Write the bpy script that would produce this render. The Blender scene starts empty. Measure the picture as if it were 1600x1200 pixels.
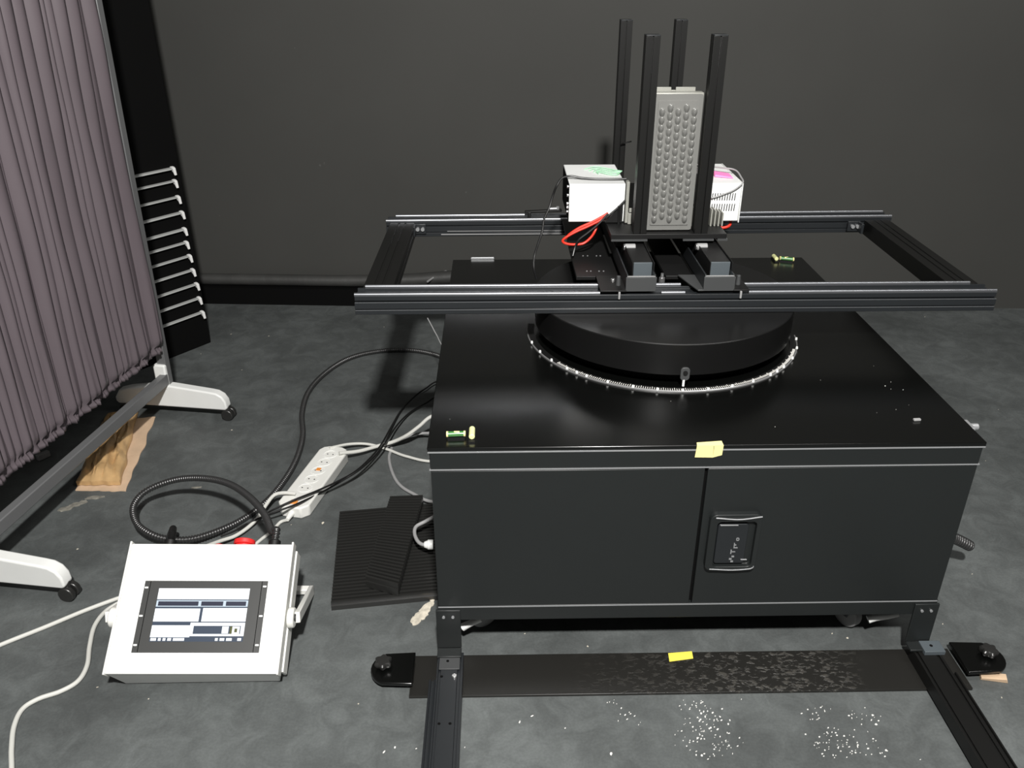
import bpy, bmesh, math, random
from mathutils import Vector, Matrix, noise
random.seed(7)
C = bpy.context.scene.collection
scene = bpy.context.scene
PI = math.pi

# ------------------------------------------------------------------ camera
CAM = Vector((0.15622, -1.52356, 1.54733))
PITCH, YAW, ROLL, FPX = 0.4756, 0.0164, -0.0017, 1310.6
def cam_axes():
    cp, sp, cy, sy, cr, sr = math.cos(PITCH), math.sin(PITCH), math.cos(YAW), math.sin(YAW), math.cos(ROLL), math.sin(ROLL)
    f = Vector((sy*cp, cy*cp, -sp)); r = Vector((cy, -sy, 0)); u = r.cross(f)
    return r*cr+u*sr, u*cr-r*sr, f
RX, UX, FX = cam_axes()
cd = bpy.data.cameras.new('camera'); cam = bpy.data.objects.new('camera', cd); C.objects.link(cam)
cd.sensor_width = 36; cd.lens = FPX/1600*36; cd.clip_start = .02; cd.clip_end = 60
m = Matrix((RX, UX, -FX)).transposed().to_4x4(); m.translation = CAM
cam.matrix_world = m
scene.camera = cam
# ------------------------------------------------------------------ world, lamps, exposure
scene.view_settings.view_transform = 'Standard'; scene.view_settings.look = 'None'
scene.view_settings.gamma = 1; scene.view_settings.use_curve_mapping = False
scene.view_settings.exposure = 0.0
w = bpy.data.worlds.new('world'); scene.world = w; w.use_nodes = True
w.node_tree.nodes['Background'].inputs[0].default_value = (1.0, 0.98, 0.94, 1)
w.node_tree.nodes['Background'].inputs[1].default_value = 0.065
def area(name, loc, target, sx, sy, power, col=(1, .98, .95)):
    l = bpy.data.lights.new(name, 'AREA'); l.shape = 'RECTANGLE'; l.size = sx; l.size_y = sy; l.energy = power; l.color = col
    o = bpy.data.objects.new(name, l); C.objects.link(o); o.location = loc
    o.rotation_euler = (Vector(target)-Vector(loc)).to_track_quat('-Z', 'Y').to_euler()
    return o
area('ceiling_lamp_key', (0.25, -2.05, 3.0), (0.3, .6, .3), .14, .14, 215)
area('added_fill_light', (1.9, -0.2, 3.4), (1.5, 1.4, .3), 1.8, .5, 30)  # added fill that brightens the right wall, no known lamp there

# ------------------------------------------------------------------ helpers: points
def ray(x, y): return FX + RX*((x-800)/FPX) + UX*((600-y)/FPX)
def at(x, y, z):                                   # on a level plane of height z
    d = ray(x, y); return CAM + d*((z-CAM.z)/d.z)
def aty(x, y, Y):
    d = ray(x, y); return CAM + d*((Y-CAM.y)/d.y)
def atp(x, y, p, n):
    d = ray(x, y); n = Vector(n); return CAM + d*((Vector(p)-CAM).dot(n)/d.dot(n))
# ------------------------------------------------------------------ helpers: materials
def mat(name, col, rough=.5, metal=0., spec=.5, noise_amt=0., noise_scale=20., emit=None, estr=1., coat=0., sheen=0., bump=0., bscale=200.):
    m = bpy.data.materials.new(name); m.use_nodes = True; nt = m.node_tree; b = nt.nodes['Principled BSDF']
    c = (col[0], col[1], col[2], 1)
    b.inputs['Base Color'].default_value = c; b.inputs['Roughness'].default_value = rough
    b.inputs['Metallic'].default_value = metal; b.inputs['Specular IOR Level'].default_value = spec
    b.inputs['Coat Weight'].default_value = coat; b.inputs['Sheen Weight'].default_value = sheen
    tc = nt.nodes.new('ShaderNodeTexCoord')
    n = nt.nodes.new('ShaderNodeTexNoise'); n.inputs['Scale'].default_value = noise_scale; n.inputs['Detail'].default_value = 6
    nt.links.new(tc.outputs['Object'], n.inputs['Vector'])
    a = noise_amt or .02
    mr = nt.nodes.new('ShaderNodeMapRange'); mr.inputs[1].default_value = .25; mr.inputs[2].default_value = .75
    mr.inputs[3].default_value = 1-a; mr.inputs[4].default_value = 1+a
    nt.links.new(n.outputs['Fac'], mr.inputs[0])
    mx = nt.nodes.new('ShaderNodeVectorMath'); mx.operation = 'SCALE'; mx.inputs[0].default_value = col
    nt.links.new(mr.outputs[0], mx.inputs['Scale']); nt.links.new(mx.outputs[0], b.inputs['Base Color'])
    if bump:
        n2 = nt.nodes.new('ShaderNodeTexNoise'); n2.inputs['Scale'].default_value = bscale; n2.inputs['Detail'].default_value = 3
        nt.links.new(tc.outputs['Object'], n2.inputs['Vector'])
        bp = nt.nodes.new('ShaderNodeBump'); bp.inputs['Strength'].default_value = bump; bp.inputs['Distance'].default_value = .002
        nt.links.new(n2.outputs['Fac'], bp.inputs['Height']); nt.links.new(bp.outputs[0], b.inputs['Normal'])
    if emit:
        b.inputs['Emission Color'].default_value = (*emit, 1); b.inputs['Emission Strength'].default_value = estr
    return m
M = {}
M['cab'] = mat('black_powder_coat', (.0125, .0145, .0145), .42, spec=.5)
M['cabtop'] = mat('black_satin_panel', (.0022, .0024, .0022), .22, spec=.7)
M['drum'] = mat('black_satin_drum', (.006, .006, .006), .30, spec=.5)
M['black'] = mat('matt_black', (.007, .007, .007), .5, spec=.35)
M['void'] = mat('deep_black', (.003, .003, .003), .8, spec=.1)
M['alu'] = mat('black_anodised', (.014, .016, .018), .38, metal=0., spec=.6)
M['post'] = mat('black_post_anodised', (.006, .006, .0056), .42, spec=.4)
M['lip'] = mat('polished_guide', (.30, .31, .33), .33, metal=.9, spec=.6)
M['edge'] = mat('steel_and_edge_highlight', (.48, .49, .50), .38, metal=.6)  # steel fittings, also the bright lines painted along cabinet edges
M['steel'] = mat('bright_steel', (.75, .75, .75), .25, metal=.9)
M['greyblue'] = mat('grey_plastic_cap', (.075, .09, .10), .55)
M['greyplate'] = mat('grey_steel_plate', (.05, .052, .053), .5)
M['greyroll'] = mat('grey_roller_plastic', (.30, .30, .30), .5)
M['white'] = mat('white_enamel', (.82, .83, .81), .4)
M['whiteplastic'] = mat('white_plastic', (.80, .80, .76), .38)
M['whitebox'] = mat('white_sheet_metal', (.80, .81, .80), .4)
M['greypaint'] = mat('grey_enamel', (.15, .152, .155), .4, metal=.1)
M['cable_w'] = mat('white_cable', (.62, .62, .58), .5)
M['cable_g'] = mat('grey_cable', (.33, .33, .33), .5)
M['cable_b'] = mat('black_cable', (.008, .008, .008), .4)
M['conduit'] = mat('corrugated_conduit_plastic', (.022, .022, .022), .33, spec=1.0)
M['red'] = mat('red_wire', (.75, .035, .015), .4)
M['green'] = mat('green_wire', (.42, .78, .50), .5)
M['pink'] = mat('pink_tag', (.9, .25, .55), .6)
M['brown'] = mat('kraft_paper', (.50, .32, .15), .42, noise_amt=.25, noise_scale=14, bump=.5, bscale=60)
M['brown2'] = mat('pale_kraft_paper', (.60, .43, .29), .75, noise_amt=.12, noise_scale=14, bump=.3, bscale=60)
M['yellow'] = mat('yellow_tape', (.95, .80, .10), .6)
M['paleyellow'] = mat('pale_yellow_tape', (.85, .76, .34), .7)
M['fleck'] = mat('paint_fleck', (.75, .74, .70), .8)
M['smear'] = mat('plaster_smear', (.62, .57, .47), .9, noise_amt=.35, noise_scale=60)
M['smeargrey'] = mat('grey_smear', (.22, .21, .18), .9, noise_amt=.5, noise_scale=60)
M['rubber'] = mat('black_rubber', (.018, .018, .017), .35, spec=.8)
M['orange'] = mat('orange_switch', (.80, .30, .06), .5)
M['redplastic'] = mat('red_plastic', (.75, .03, .03), .4)
M['rack'] = mat('grey_rack_panel', (.042, .043, .042), .45)
M['vialgreen'] = mat('green_vial', (.06, .20, .05), .25, spec=.6)
M['vialpale'] = mat('pale_vial_cap', (.80, .82, .40), .35)
M['wood'] = mat('raw_wood', (.62, .45, .30), .7, noise_amt=.2)
M['roll'] = mat('black_cloth_roll', (.045, .045, .043), .55, noise_amt=.2, noise_scale=8, bump=.6, bscale=30)
M['slat'] = mat('grey_slat_lacquer', (.42, .43, .42), .35)
M['slatcap'] = mat('pale_slat_cap', (.85, .85, .84), .3)
M['ring'] = mat('steel_scale', (.42, .42, .42), .3, metal=.6)
M['dispw'] = mat('display_white', (.1, .1, .1), .3, emit=(.93, .97, 1.0), estr=1.25)
M['dispb'] = mat('display_blue', (.02, .02, .02), .3, emit=(.055, .085, .14), estr=.8)
M['dispn'] = mat('display_navy', (.02, .02, .02), .3, emit=(.018, .022, .055), estr=1)
M['dispy'] = mat('display_olive', (.02, .02, .02), .3, emit=(.10, .11, .02), estr=1)
M['displine'] = mat('display_pale_line', (.02, .02, .02), .3, emit=(.70, .82, .92), estr=1)

def fabric_mat():
    m = mat('purple_grey_satin', (.122, .101, .112), .42, spec=.4, noise_amt=.05, noise_scale=5)
    return m
M['fabric'] = fabric_mat()
def lens_mat():
    m = mat('lens_sheet_plastic', (.19, .19, .18), .22, spec=.9, coat=.3)
    return m
M['lens'] = lens_mat()
M['ledframe'] = mat('grey_led_frame', (.30, .30, .27), .4)

def N(nt, t, **k):
    n = nt.nodes.new(t)
    for a, b in k.items(): setattr(n, a, b)
    return n
def floor_mat():
    m = bpy.data.materials.new('dark_painted_floor'); m.use_nodes = True; nt = m.node_tree; L = nt.links; b = nt.nodes['Principled BSDF']
    tc = N(nt, 'ShaderNodeTexCoord')
    def nz(scale, det, rough=.55, dist=0):
        n = N(nt, 'ShaderNodeTexNoise'); n.inputs['Scale'].default_value = scale; n.inputs['Detail'].default_value = det
        n.inputs['Roughness'].default_value = rough; n.inputs['Distortion'].default_value = dist
        L.new(tc.outputs['Object'], n.inputs['Vector']); return n
    def ramp(src, a, b_, c0, c1):
        r = N(nt, 'ShaderNodeMapRange'); r.interpolation_type = 'SMOOTHSTEP'
        r.inputs[1].default_value = a; r.inputs[2].default_value = b_; r.inputs[3].default_value = c0; r.inputs[4].default_value = c1
        L.new(src.outputs[0], r.inputs[0]); return r
    big = ramp(nz(2.2, 8, .6, .3), .35, .65, .80, 1.18)
    mid = ramp(nz(13, 8, .65, .8), .35, .7, .86, 1.18)
    fine = ramp(nz(160, 3), .3, .7, .93, 1.07)
    mul = N(nt, 'ShaderNodeMath', operation='MULTIPLY'); L.new(big.outputs[0], mul.inputs[0]); L.new(mid.outputs[0], mul.inputs[1])
    mul2 = N(nt, 'ShaderNodeMath', operation='MULTIPLY'); L.new(mul.outputs[0], mul2.inputs[0]); L.new(fine.outputs[0], mul2.inputs[1])
    sc = N(nt, 'ShaderNodeVectorMath', operation='SCALE'); sc.inputs[0].default_value = (.094, .102, .101); L.new(mul2.outputs[0], sc.inputs['Scale'])
    # small scuffs where the paint has worn pale
    scuff = ramp(nz(38, 4, .6, 2.5), .735, .80, 0, .35)
    gate = ramp(nz(1.7, 3), .5, .6, 0, 1)
    g = N(nt, 'ShaderNodeMath', operation='MULTIPLY'); L.new(scuff.outputs[0], g.inputs[0]); L.new(gate.outputs[0], g.inputs[1])
    mx = N(nt, 'ShaderNodeMixRGB'); L.new(g.outputs[0], mx.inputs[0]); L.new(sc.outputs[0], mx.inputs[1]); mx.inputs[2].default_value = (.28, .28, .27, 1)
    L.new(mx.outputs[0], b.inputs['Base Color'])
    b.inputs['Roughness'].default_value = .55; b.inputs['Specular IOR Level'].default_value = .4
    bp = N(nt, 'ShaderNodeBump'); bp.inputs['Strength'].default_value = .25; bp.inputs['Distance'].default_value = .002
    L.new(mid.outputs[0], bp.inputs['Height']); L.new(bp.outputs[0], b.inputs['Normal'])
    return m
def wall_mat():
    m = bpy.data.materials.new('dark_painted_wall'); m.use_nodes = True; nt = m.node_tree; L = nt.links; b = nt.nodes['Principled BSDF']
    tc = N(nt, 'ShaderNodeTexCoord')
    n = N(nt, 'ShaderNodeTexNoise'); n.inputs['Scale'].default_value = 1.3; n.inputs['Detail'].default_value = 7; L.new(tc.outputs['Object'], n.inputs['Vector'])
    r = N(nt, 'ShaderNodeMapRange'); r.inputs[1].default_value = .3; r.inputs[2].default_value = .7; r.inputs[3].default_value = .94; r.inputs[4].default_value = 1.07
    L.new(n.outputs[0], r.inputs[0])
    sc = N(nt, 'ShaderNodeVectorMath', operation='SCALE'); sc.inputs[0].default_value = (.056, .056, .052); L.new(r.outputs[0], sc.inputs['Scale'])
    v = N(nt, 'ShaderNodeTexNoise'); v.inputs['Scale'].default_value = 26; v.inputs['Detail'].default_value = 2; L.new(tc.outputs['Object'], v.inputs['Vector'])
    r2 = N(nt, 'ShaderNodeMapRange'); r2.inputs[1].default_value = .79; r2.inputs[2].default_value = .82; r2.inputs[3].default_value = 0; r2.inputs[4].default_value = .25
    L.new(v.outputs[0], r2.inputs[0])
    mx = N(nt, 'ShaderNodeMixRGB'); L.new(r2.outputs[0], mx.inputs[0]); L.new(sc.outputs[0], mx.inputs[1]); mx.inputs[2].default_value = (.2, .2, .19, 1)
    L.new(mx.outputs[0], b.inputs['Base Color']); b.inputs['Roughness'].default_value = .7; b.inputs['Specular IOR Level'].default_value = .3
    return m
def scuffed_mat():
    m = bpy.data.materials.new('scuffed_black_plate'); m.use_nodes = True; nt = m.node_tree; L = nt.links; b = nt.nodes['Principled BSDF']
    tc = N(nt, 'ShaderNodeTexCoord'); mp = N(nt, 'ShaderNodeMapping'); mp.inputs['Scale'].default_value = (1, 1.8, 1); L.new(tc.outputs['Object'], mp.inputs[0])
    n = N(nt, 'ShaderNodeTexNoise'); n.inputs['Scale'].default_value = 62; n.inputs['Detail'].default_value = 3; n.inputs['Distortion'].default_value = .5; L.new(mp.outputs[0], n.inputs['Vector'])
    r = N(nt, 'ShaderNodeMapRange'); r.inputs[1].default_value = .52; r.inputs[2].default_value = .64; L.new(n.outputs[0], r.inputs[0])
    n2 = N(nt, 'ShaderNodeTexNoise'); n2.inputs['Scale'].default_value = 3.2; L.new(tc.outputs['Object'], n2.inputs['Vector'])
    r2 = N(nt, 'ShaderNodeMapRange'); r2.inputs[1].default_value = -.22; r2.inputs[2].default_value = .10; sx = N(nt, 'ShaderNodeSeparateXYZ'); L.new(tc.outputs['Object'], sx.inputs[0]); wx = N(nt, 'ShaderNodeMath', operation='MULTIPLY_ADD'); L.new(n2.outputs[0], wx.inputs[0]); wx.inputs[1].default_value = .35; L.new(sx.outputs[0], wx.inputs[2]); sb = N(nt, 'ShaderNodeMath', operation='SUBTRACT'); L.new(wx.outputs[0], sb.inputs[0]); sb.inputs[1].default_value = .175; L.new(sb.outputs[0], r2.inputs[0])
    r3 = N(nt, 'ShaderNodeMapRange'); r3.inputs[1].default_value = .34; r3.inputs[2].default_value = .44; r3.inputs[3].default_value = 1; r3.inputs[4].default_value = 0; L.new(sb.outputs[0], r3.inputs[0]); g0 = N(nt, 'ShaderNodeMath', operation='MULTIPLY'); L.new(r2.outputs[0], g0.inputs[0]); L.new(r3.outputs[0], g0.inputs[1])
    g = N(nt, 'ShaderNodeMath', operation='MULTIPLY'); L.new(r.outputs[0], g.inputs[0]); L.new(g0.outputs[0], g.inputs[1])
    mx = N(nt, 'ShaderNodeMixRGB'); L.new(g.outputs[0], mx.inputs[0]); mx.inputs[1].default_value = (.015, .0145, .013, 1); mx.inputs[2].default_value = (.055, .052, .046, 1)
    L.new(mx.outputs[0], b.inputs['Base Color']); b.inputs['Roughness'].default_value = .36
    bp = N(nt, 'ShaderNodeBump'); bp.inputs['Strength'].default_value = .5; bp.inputs['Distance'].default_value = .003; L.new(g.outputs[0], bp.inputs['Height']); L.new(bp.outputs[0], b.inputs['Normal'])
    return m
M['floor'] = floor_mat(); M['wall'] = wall_mat(); M['scuffed'] = scuffed_mat()

# ------------------------------------------------------------------ helpers: objects
WM = {}
def tag(o, label=None, cat=None, group=None, kind=None):
    if label: o['label'] = label
    if cat: o['category'] = cat
    if group: o['group'] = group
    if kind: o['kind'] = kind
    return o
def thing(name, label, cat, loc=(0, 0, 0), group=None, matrix=None):
    o = bpy.data.objects.new(name, None); C.objects.link(o); o.empty_display_size = .05
    mw = matrix if matrix is not None else Matrix.Translation(Vector(loc))
    o.matrix_world = mw; WM[o.name] = mw.copy()
    return tag(o, label, cat, group)
class MB:
    def __init__(s): s.bm = bmesh.new(); s.mi = 0
    def _f(s, vs):
        try: f = s.bm.faces.new(vs); f.material_index = s.mi; return f
        except ValueError: return None
    def hexa(s, p):                     # 8 points: bottom 4 ccw, top 4 ccw
        v = [s.bm.verts.new(Vector(q)) for q in p]
        for q in ((3, 2, 1, 0), (4, 5, 6, 7), (0, 1, 5, 4), (1, 2, 6, 5), (2, 3, 7, 6), (3, 0, 4, 7)): s._f([v[i] for i in q])
        return s
    def box(s, x0, x1, y0, y1, z0, z1):
        return s.hexa([(x0, y0, z0), (x1, y0, z0), (x1, y1, z0), (x0, y1, z0), (x0, y0, z1), (x1, y0, z1), (x1, y1, z1), (x0, y1, z1)])
    def bar(s, a, b, w, h, up=(0, 0, 1)):          # box from a to b, width w, height h
        a, b = Vector(a), Vector(b); d = (b-a).normalized(); sd = d.cross(Vector(up)).normalized(); u = sd.cross(d).normalized()
        P = []
        for q in (-1, 1):
            for e, k in ((a, -1), (a, 1), (b, 1), (b, -1)): P.append(e+sd*(k*w/2)+u*(q*h/2))
        return s.hexa(P)
    def prism(s, prof, o, ex, ey, ax):             # prof list of 2d; placed o + ex*x + ey*y, swept along ax
        o, ex, ey, ax = map(Vector, (o, ex, ey, ax))
        a = [s.bm.verts.new(o+ex*p[0]+ey*p[1]) for p in prof]; b = [s.bm.verts.new(o+ex*p[0]+ey*p[1]+ax) for p in prof]
        n = len(prof); s._f(a[::-1]); s._f(b)
        for i in range(n): s._f([a[i], a[(i+1) % n], b[(i+1) % n], b[i]])
        return s
    def cyl(s, a, b, r, r2=None, n=24, cap=True):
        a, b = Vector(a), Vector(b); d = (b-a).normalized(); t = Vector((0, 0, 1)) if abs(d.z) < .9 else Vector((1, 0, 0))
        e = d.cross(t).normalized(); g = d.cross(e); r2 = r if r2 is None else r2
        A = [s.bm.verts.new(a+(e*math.cos(i*2*PI/n)+g*math.sin(i*2*PI/n))*r) for i in range(n)]
        B = [s.bm.verts.new(b+(e*math.cos(i*2*PI/n)+g*math.sin(i*2*PI/n))*r2) for i in range(n)]
        for i in range(n): s._f([A[i], A[(i+1) % n], B[(i+1) % n], B[i]])
        if cap: s._f(A[::-1]); s._f(B)
        return s
    def lathe(s, c, prof, n=96, a0=0, a1=2*PI, axis='z', closed=True):   # prof (r,z)
        c = Vector(c); full = abs(a1-a0-2*PI) < 1e-6; k = n if full else n+1; R = []
        for i in range(k):
            a = a0+(a1-a0)*i/n
            R.append([s.bm.verts.new(c+Vector((p[0]*math.cos(a), p[0]*math.sin(a), p[1]))) for p in prof])
        m_ = len(prof)
        for i in range(n):
            A = R[i]; B = R[(i+1) % k]
            for j in range(m_ if closed else m_-1): s._f([A[j], B[j], B[(j+1) % m_], A[(j+1) % m_]])
        if not full and closed: s._f(R[0]); s._f(R[-1][::-1])
        return s
    def tube(s, pts, r, n=10, rf=None, step=None, cap=True):
        P = spline(pts, step or max(r*1.2, .004)); rings = []; up = Vector((0, 0, 1)); prev = None
        for i, p in enumerate(P):
            d = (P[min(i+1, len(P)-1)]-P[max(i-1, 0)]).normalized()
            if prev is None: e = d.cross(up); e = e if e.length > .1 else d.cross(Vector((1, 0, 0)))
            else: e = prev-d*prev.dot(d)
            e.normalize(); prev = e; g = d.cross(e); rr = rf(i, len(P)) if rf else r
            rings.append([s.bm.verts.new(p+(e*math.cos(k*2*PI/n)+g*math.sin(k*2*PI/n))*rr) for k in range(n)])
        for A, B in zip(rings, rings[1:]):
            for k in range(n): s._f([A[k], A[(k+1) % n], B[(k+1) % n], B[k]])
        if cap: s._f(rings[0][::-1]); s._f(rings[-1])
        return s
    def build(s, name, mats, parent=None, bevel=0, seg=2, world=True, ang=35, local=False):
        bm = s.bm; bmesh.ops.recalc_face_normals(bm, faces=bm.faces)
        if parent is not None:
            W_ = WM[parent.name]
            if not local: bm.transform(W_.inverted())
            wm = W_
        else:
            xs = [v.co for v in bm.verts]
            o = Vector(((min(v.x for v in xs)+max(v.x for v in xs))/2, (min(v.y for v in xs)+max(v.y for v in xs))/2, min(v.z for v in xs)))
            bm.transform(Matrix.Translation(-o)); wm = Matrix.Translation(o)
        for f in bm.faces: f.smooth = True
        for e in bm.edges:
            if len(e.link_faces) == 2 and e.calc_face_angle(0) > math.radians(ang): e.smooth = False
        me = bpy.data.meshes.new(name); bm.to_mesh(me); bm.free()
        if not isinstance(mats, (list, tuple)): mats = [mats]
        for q in mats: me.materials.append(M[q])
        ob = bpy.data.objects.new(name, me); C.objects.link(ob)
        if parent is not None: ob.parent = parent
        else: ob.matrix_world = wm
        WM[ob.name] = wm.copy()
        if bevel:
            b = ob.modifiers.new('bevel', 'BEVEL'); b.width = bevel; b.segments = seg; b.limit_method = 'ANGLE'; b.angle_limit = math.radians(40)
        return ob
def spline(pts, step):
    P = [Vector(p) for p in pts]
    if len(P) == 2: 
        n = max(2, int((P[1]-P[0]).length/step)); return [P[0].lerp(P[1], i/n) for i in range(n+1)]
    Q = [P[0]*2-P[1]]+P+[P[-1]*2-P[-2]]; out = []
    for i in range(1, len(Q)-2):
        a, b, c, d = Q[i-1:i+3]; n = max(2, int((c-b).length/step))
        for k in range(n):
            t = k/n; out.append(.5*((2*b)+(c-a)*t+(2*a-5*b+4*c-d)*t*t+(3*b-a-3*c+d)*t**3))
    out.append(P[-1]); return out
def even(pts, step):
    P = spline(pts, step/4); out = [P[0]]; acc = 0
    for a, b in zip(P, P[1:]):
        L = (b-a).length
        while acc+L >= step:
            t = (step-acc)/L; a = a.lerp(b, t); out.append(a); L = (b-a).length; acc = 0
        acc += L
    return out
def cable(name, label, pts, r, m_, group=None, cat='cable', end=None, rev=False):
    P = [at(*p) for p in pts]
    if end is not None:                              # carry the cable on to where it enters or passes under the cabinet
        P = [v for v in P if v.x < end-.01]; k = P[0] if rev else P[-1]
        e = Vector((end, k.y+(end-k.x)*.2, max(k.z, r+.001))); P = [e]+P if rev else P+[e]
    o = MB().tube(P, r, 10).build(name, m_); return tag(o, label, cat, group)

# ================================================================== SETTING
wn = Vector((-(2.234-2.48), 0, 0))
WA, WB = Vector((-1.3, 2.48, 0)), Vector((2.681, 2.234, 0)); wd = (WB-WA).normalized(); wnorm = Vector((-wd.y, wd.x, 0))
A0 = WA-wd*2.0; B0 = WB+wd*1.6
b = MB(); b.box(-4, 5, -4, 3.2, -.05, 0); fl = b.build('floor', 'floor'); tag(fl, kind='structure')
b = MB(); b.hexa([A0, B0, B0+wnorm*.1, A0+wnorm*.1, A0+Vector((0, 0, 3.5)), B0+Vector((0, 0, 3.5)), B0+wnorm*.1+Vector((0, 0, 3.5)), A0+wnorm*.1+Vector((0, 0, 3.5))])
tag(b.build('wall_back', 'wall'), kind='structure')
def wallp(t, off, z): return WA+wd*t-wnorm*off+Vector((0, 0, z))
b = MB(); b.hexa([wallp(-.3, .10, 0), wallp(1.25, .10, 0), wallp(1.25, .002, 0), wallp(-.3, .002, 0), wallp(-.3, .10, .085), wallp(1.25, .10, .085), wallp(1.25, .002, .085), wallp(-.3, .002, .085)])
tag(b.build('dark_gap_strip', 'void'), kind='structure')  # black strip put in as the dark gap under the roll
b = MB()
pts = [wallp(-.2, .05, .112), wallp(.1, .05, .112), wallp(.4, .05, .112), wallp(.7, .05, .112), wallp(1.0, .05, .120), wallp(1.2, .05, .136), wallp(1.27, .05, .142)]
b.tube(pts, .03, 20, rf=lambda i, n: .028+.014*max(0, i/n-.6), step=.03)
tag(b.build('rolled_cloth', 'roll'), 'black rolled backdrop cloth lying along the foot of the dark wall, left of the cabinet', 'cloth roll')

# ================================================================== CABINET
T = .611; W = 1.2; D = 1.227
cab = thing('equipment_cabinet', 'large low black metal cabinet with two doors carrying the turntable and rail frame', 'cabinet', (.6, .61, 0))
b = MB(); b.box(0, W, 0, D, .600, T); b.box(.004, W-.004, .003, D-.003, .558, .600)
top = b.build('top_panel', 'cabtop', cab, bevel=.0015)
b = MB(); b.box(0.001, W-.001, -.0012, .0005, .5985, .6015); b.box(.003, W-.003, -.0012, .003, .5545, .5572)
b.build('edge_highlight', 'edge', cab)  # pale strips paint the bevel highlights, here and above the bottom rail
b = MB(); b.box(.006, W-.006, -.0, .012, .5575, .5985); b.build('top_rail', 'cab', cab)
b = MB(); b.box(.006, W-.006, .022, D-.01, .130, .5575); b.build('body', 'cab', cab, bevel=.002)
b = MB(); b.box(.004, W-.004, 0, .022, .130, .171); b.box(.004, W-.004, .0, .004, .171, .1735); b.build('bottom_rail', 'cab', cab, bevel=.001)
b = MB(); b.box(.006, W-.006, -.0012, .0012, .1695, .1722); b.build('edge_highlight', 'edge', cab)
b = MB(); b.box(.006, .5995, 0, .020, .1745, .552); dl = b.build('door', 'cab', cab, bevel=.0015)
b = MB(); b.box(.6065, W-.006, 0, .020, .1745, .552); dr = b.build('door', 'cab', cab, bevel=.0015)
b = MB(); b.box(.5995, .6065, .012, .021, .1745, .552); b.build('door_gap', 'void', cab)
# handle on the right door: bowed frame, recess, paddle, emboss
hx0, hx1, hz0, hz1 = .637, .734, .288, .430
def rr(x0, x1, z0, z1, r, n=6, bow=0):
    out = []
    for cx, cz, a0 in ((x1-r, z0+r, -PI/2), (x1-r, z1-r, 0), (x0+r, z1-r, PI/2), (x0+r, z0+r, PI)):
        for i in range(n+1):
            a = a0+PI/2*i/n; out.append([cx+r*math.cos(a), cz+r*math.sin(a)])
    return out
def frame_ring(b, outer, inner, y0, y1, y2):
    n = len(outer); v = [[b.bm.verts.new((p[0], y, p[1])) for p in loop] for loop, y in ((outer, y0), (outer, y1), (inner, y1+.001), (inner, y2))]
    for A, B in zip(v, v[1:]):
        for i in range(n): b._f([A[i], A[(i+1) % n], B[(i+1) % n], B[i]])
    b._f(v[-1])
out = rr(hx0-.012, hx1+.004, hz0-.006, hz1+.008, .014)
for p in out:                                     # bowed left side
    if p[0] < hx0+.004: p[0] -= .007*(1-((p[1]-(hz0+hz1)/2)/.085)**2)
inn = rr(hx0+.002, hx1-.006, hz0+.004, hz1-.012, .010)
b = MB(); frame_ring(b, out, inn, .0, -.014, -.001); hd = b.build('handle', 'cab', dr, bevel=.001, ang=50)
b = MB(); b.prism(rr(hx0+.006, hx1-.022, hz0+.010, hz1-.022, .006), (0, -.0015, 0), (1, 0, 0), (0, 0, 1), (0, -.006, 0))
b.build('latch_paddle', 'alu', hd, bevel=.0012)
b = MB(); b.tube([(hx0-.004, -.015, hz1+.001), ((hx0+hx1)/2, -.016, hz1-.003), (hx1+.002, -.015, hz1+.003)], .0016, 8)
b.build('handle_trim', 'edge', hd); b = MB(); b.tube([(hx0-.004, -.0145, hz0-.001), ((hx0+hx1)/2, -.0150, hz0-.004), (hx1-.006, -.0145, hz0-.001), (hx1, -.0145, hz0+.006)], .0013, 8)
b.build('handle_trim', 'edge', hd); b = MB(); b.tube([(hx1-.030, -.0085, hz0+.021), (hx1-.016, -.0085, hz0+.021)], .0015, 8)
b.build('handle_trim', 'edge', hd); b = MB(); b.tube([(hx0+.010, -.0085, hz1-.024), (hx0+.050, -.0085, hz1-.024)], .0014, 8)
b.build('handle_trim', 'edge', hd)
b = MB()
for x, z in ((.684, .304), (.680, .311), (.685, .318)): b.box(x-.003, x+.003, -.0092, -.0076, z-.0018, z+.0018)
b.box(.678, .6805, -.0092, -.0076, .326, .337); b.box(.6805, .689, -.0092, -.0076, .3308, .3322)                       # T
b.box(.6835, .6855, -.0092, -.0076, .342, .356); b.box(.6855, .693, -.0092, -.0076, .342, .3438); b.box(.6855, .689, -.0092, -.0076, .350, .3518)
b.box(.688, .693, -.0092, -.0076, .369, .3705); b.box(.688, .693, -.0092, -.0076, .363, .3645); b.box(.687, .6884, -.0092, -.0076, .3645, .369); b.box(.6926, .694, -.0092, -.0076, .3645, .369)
b.build('embossed_lettering', 'edge', hd)
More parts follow.
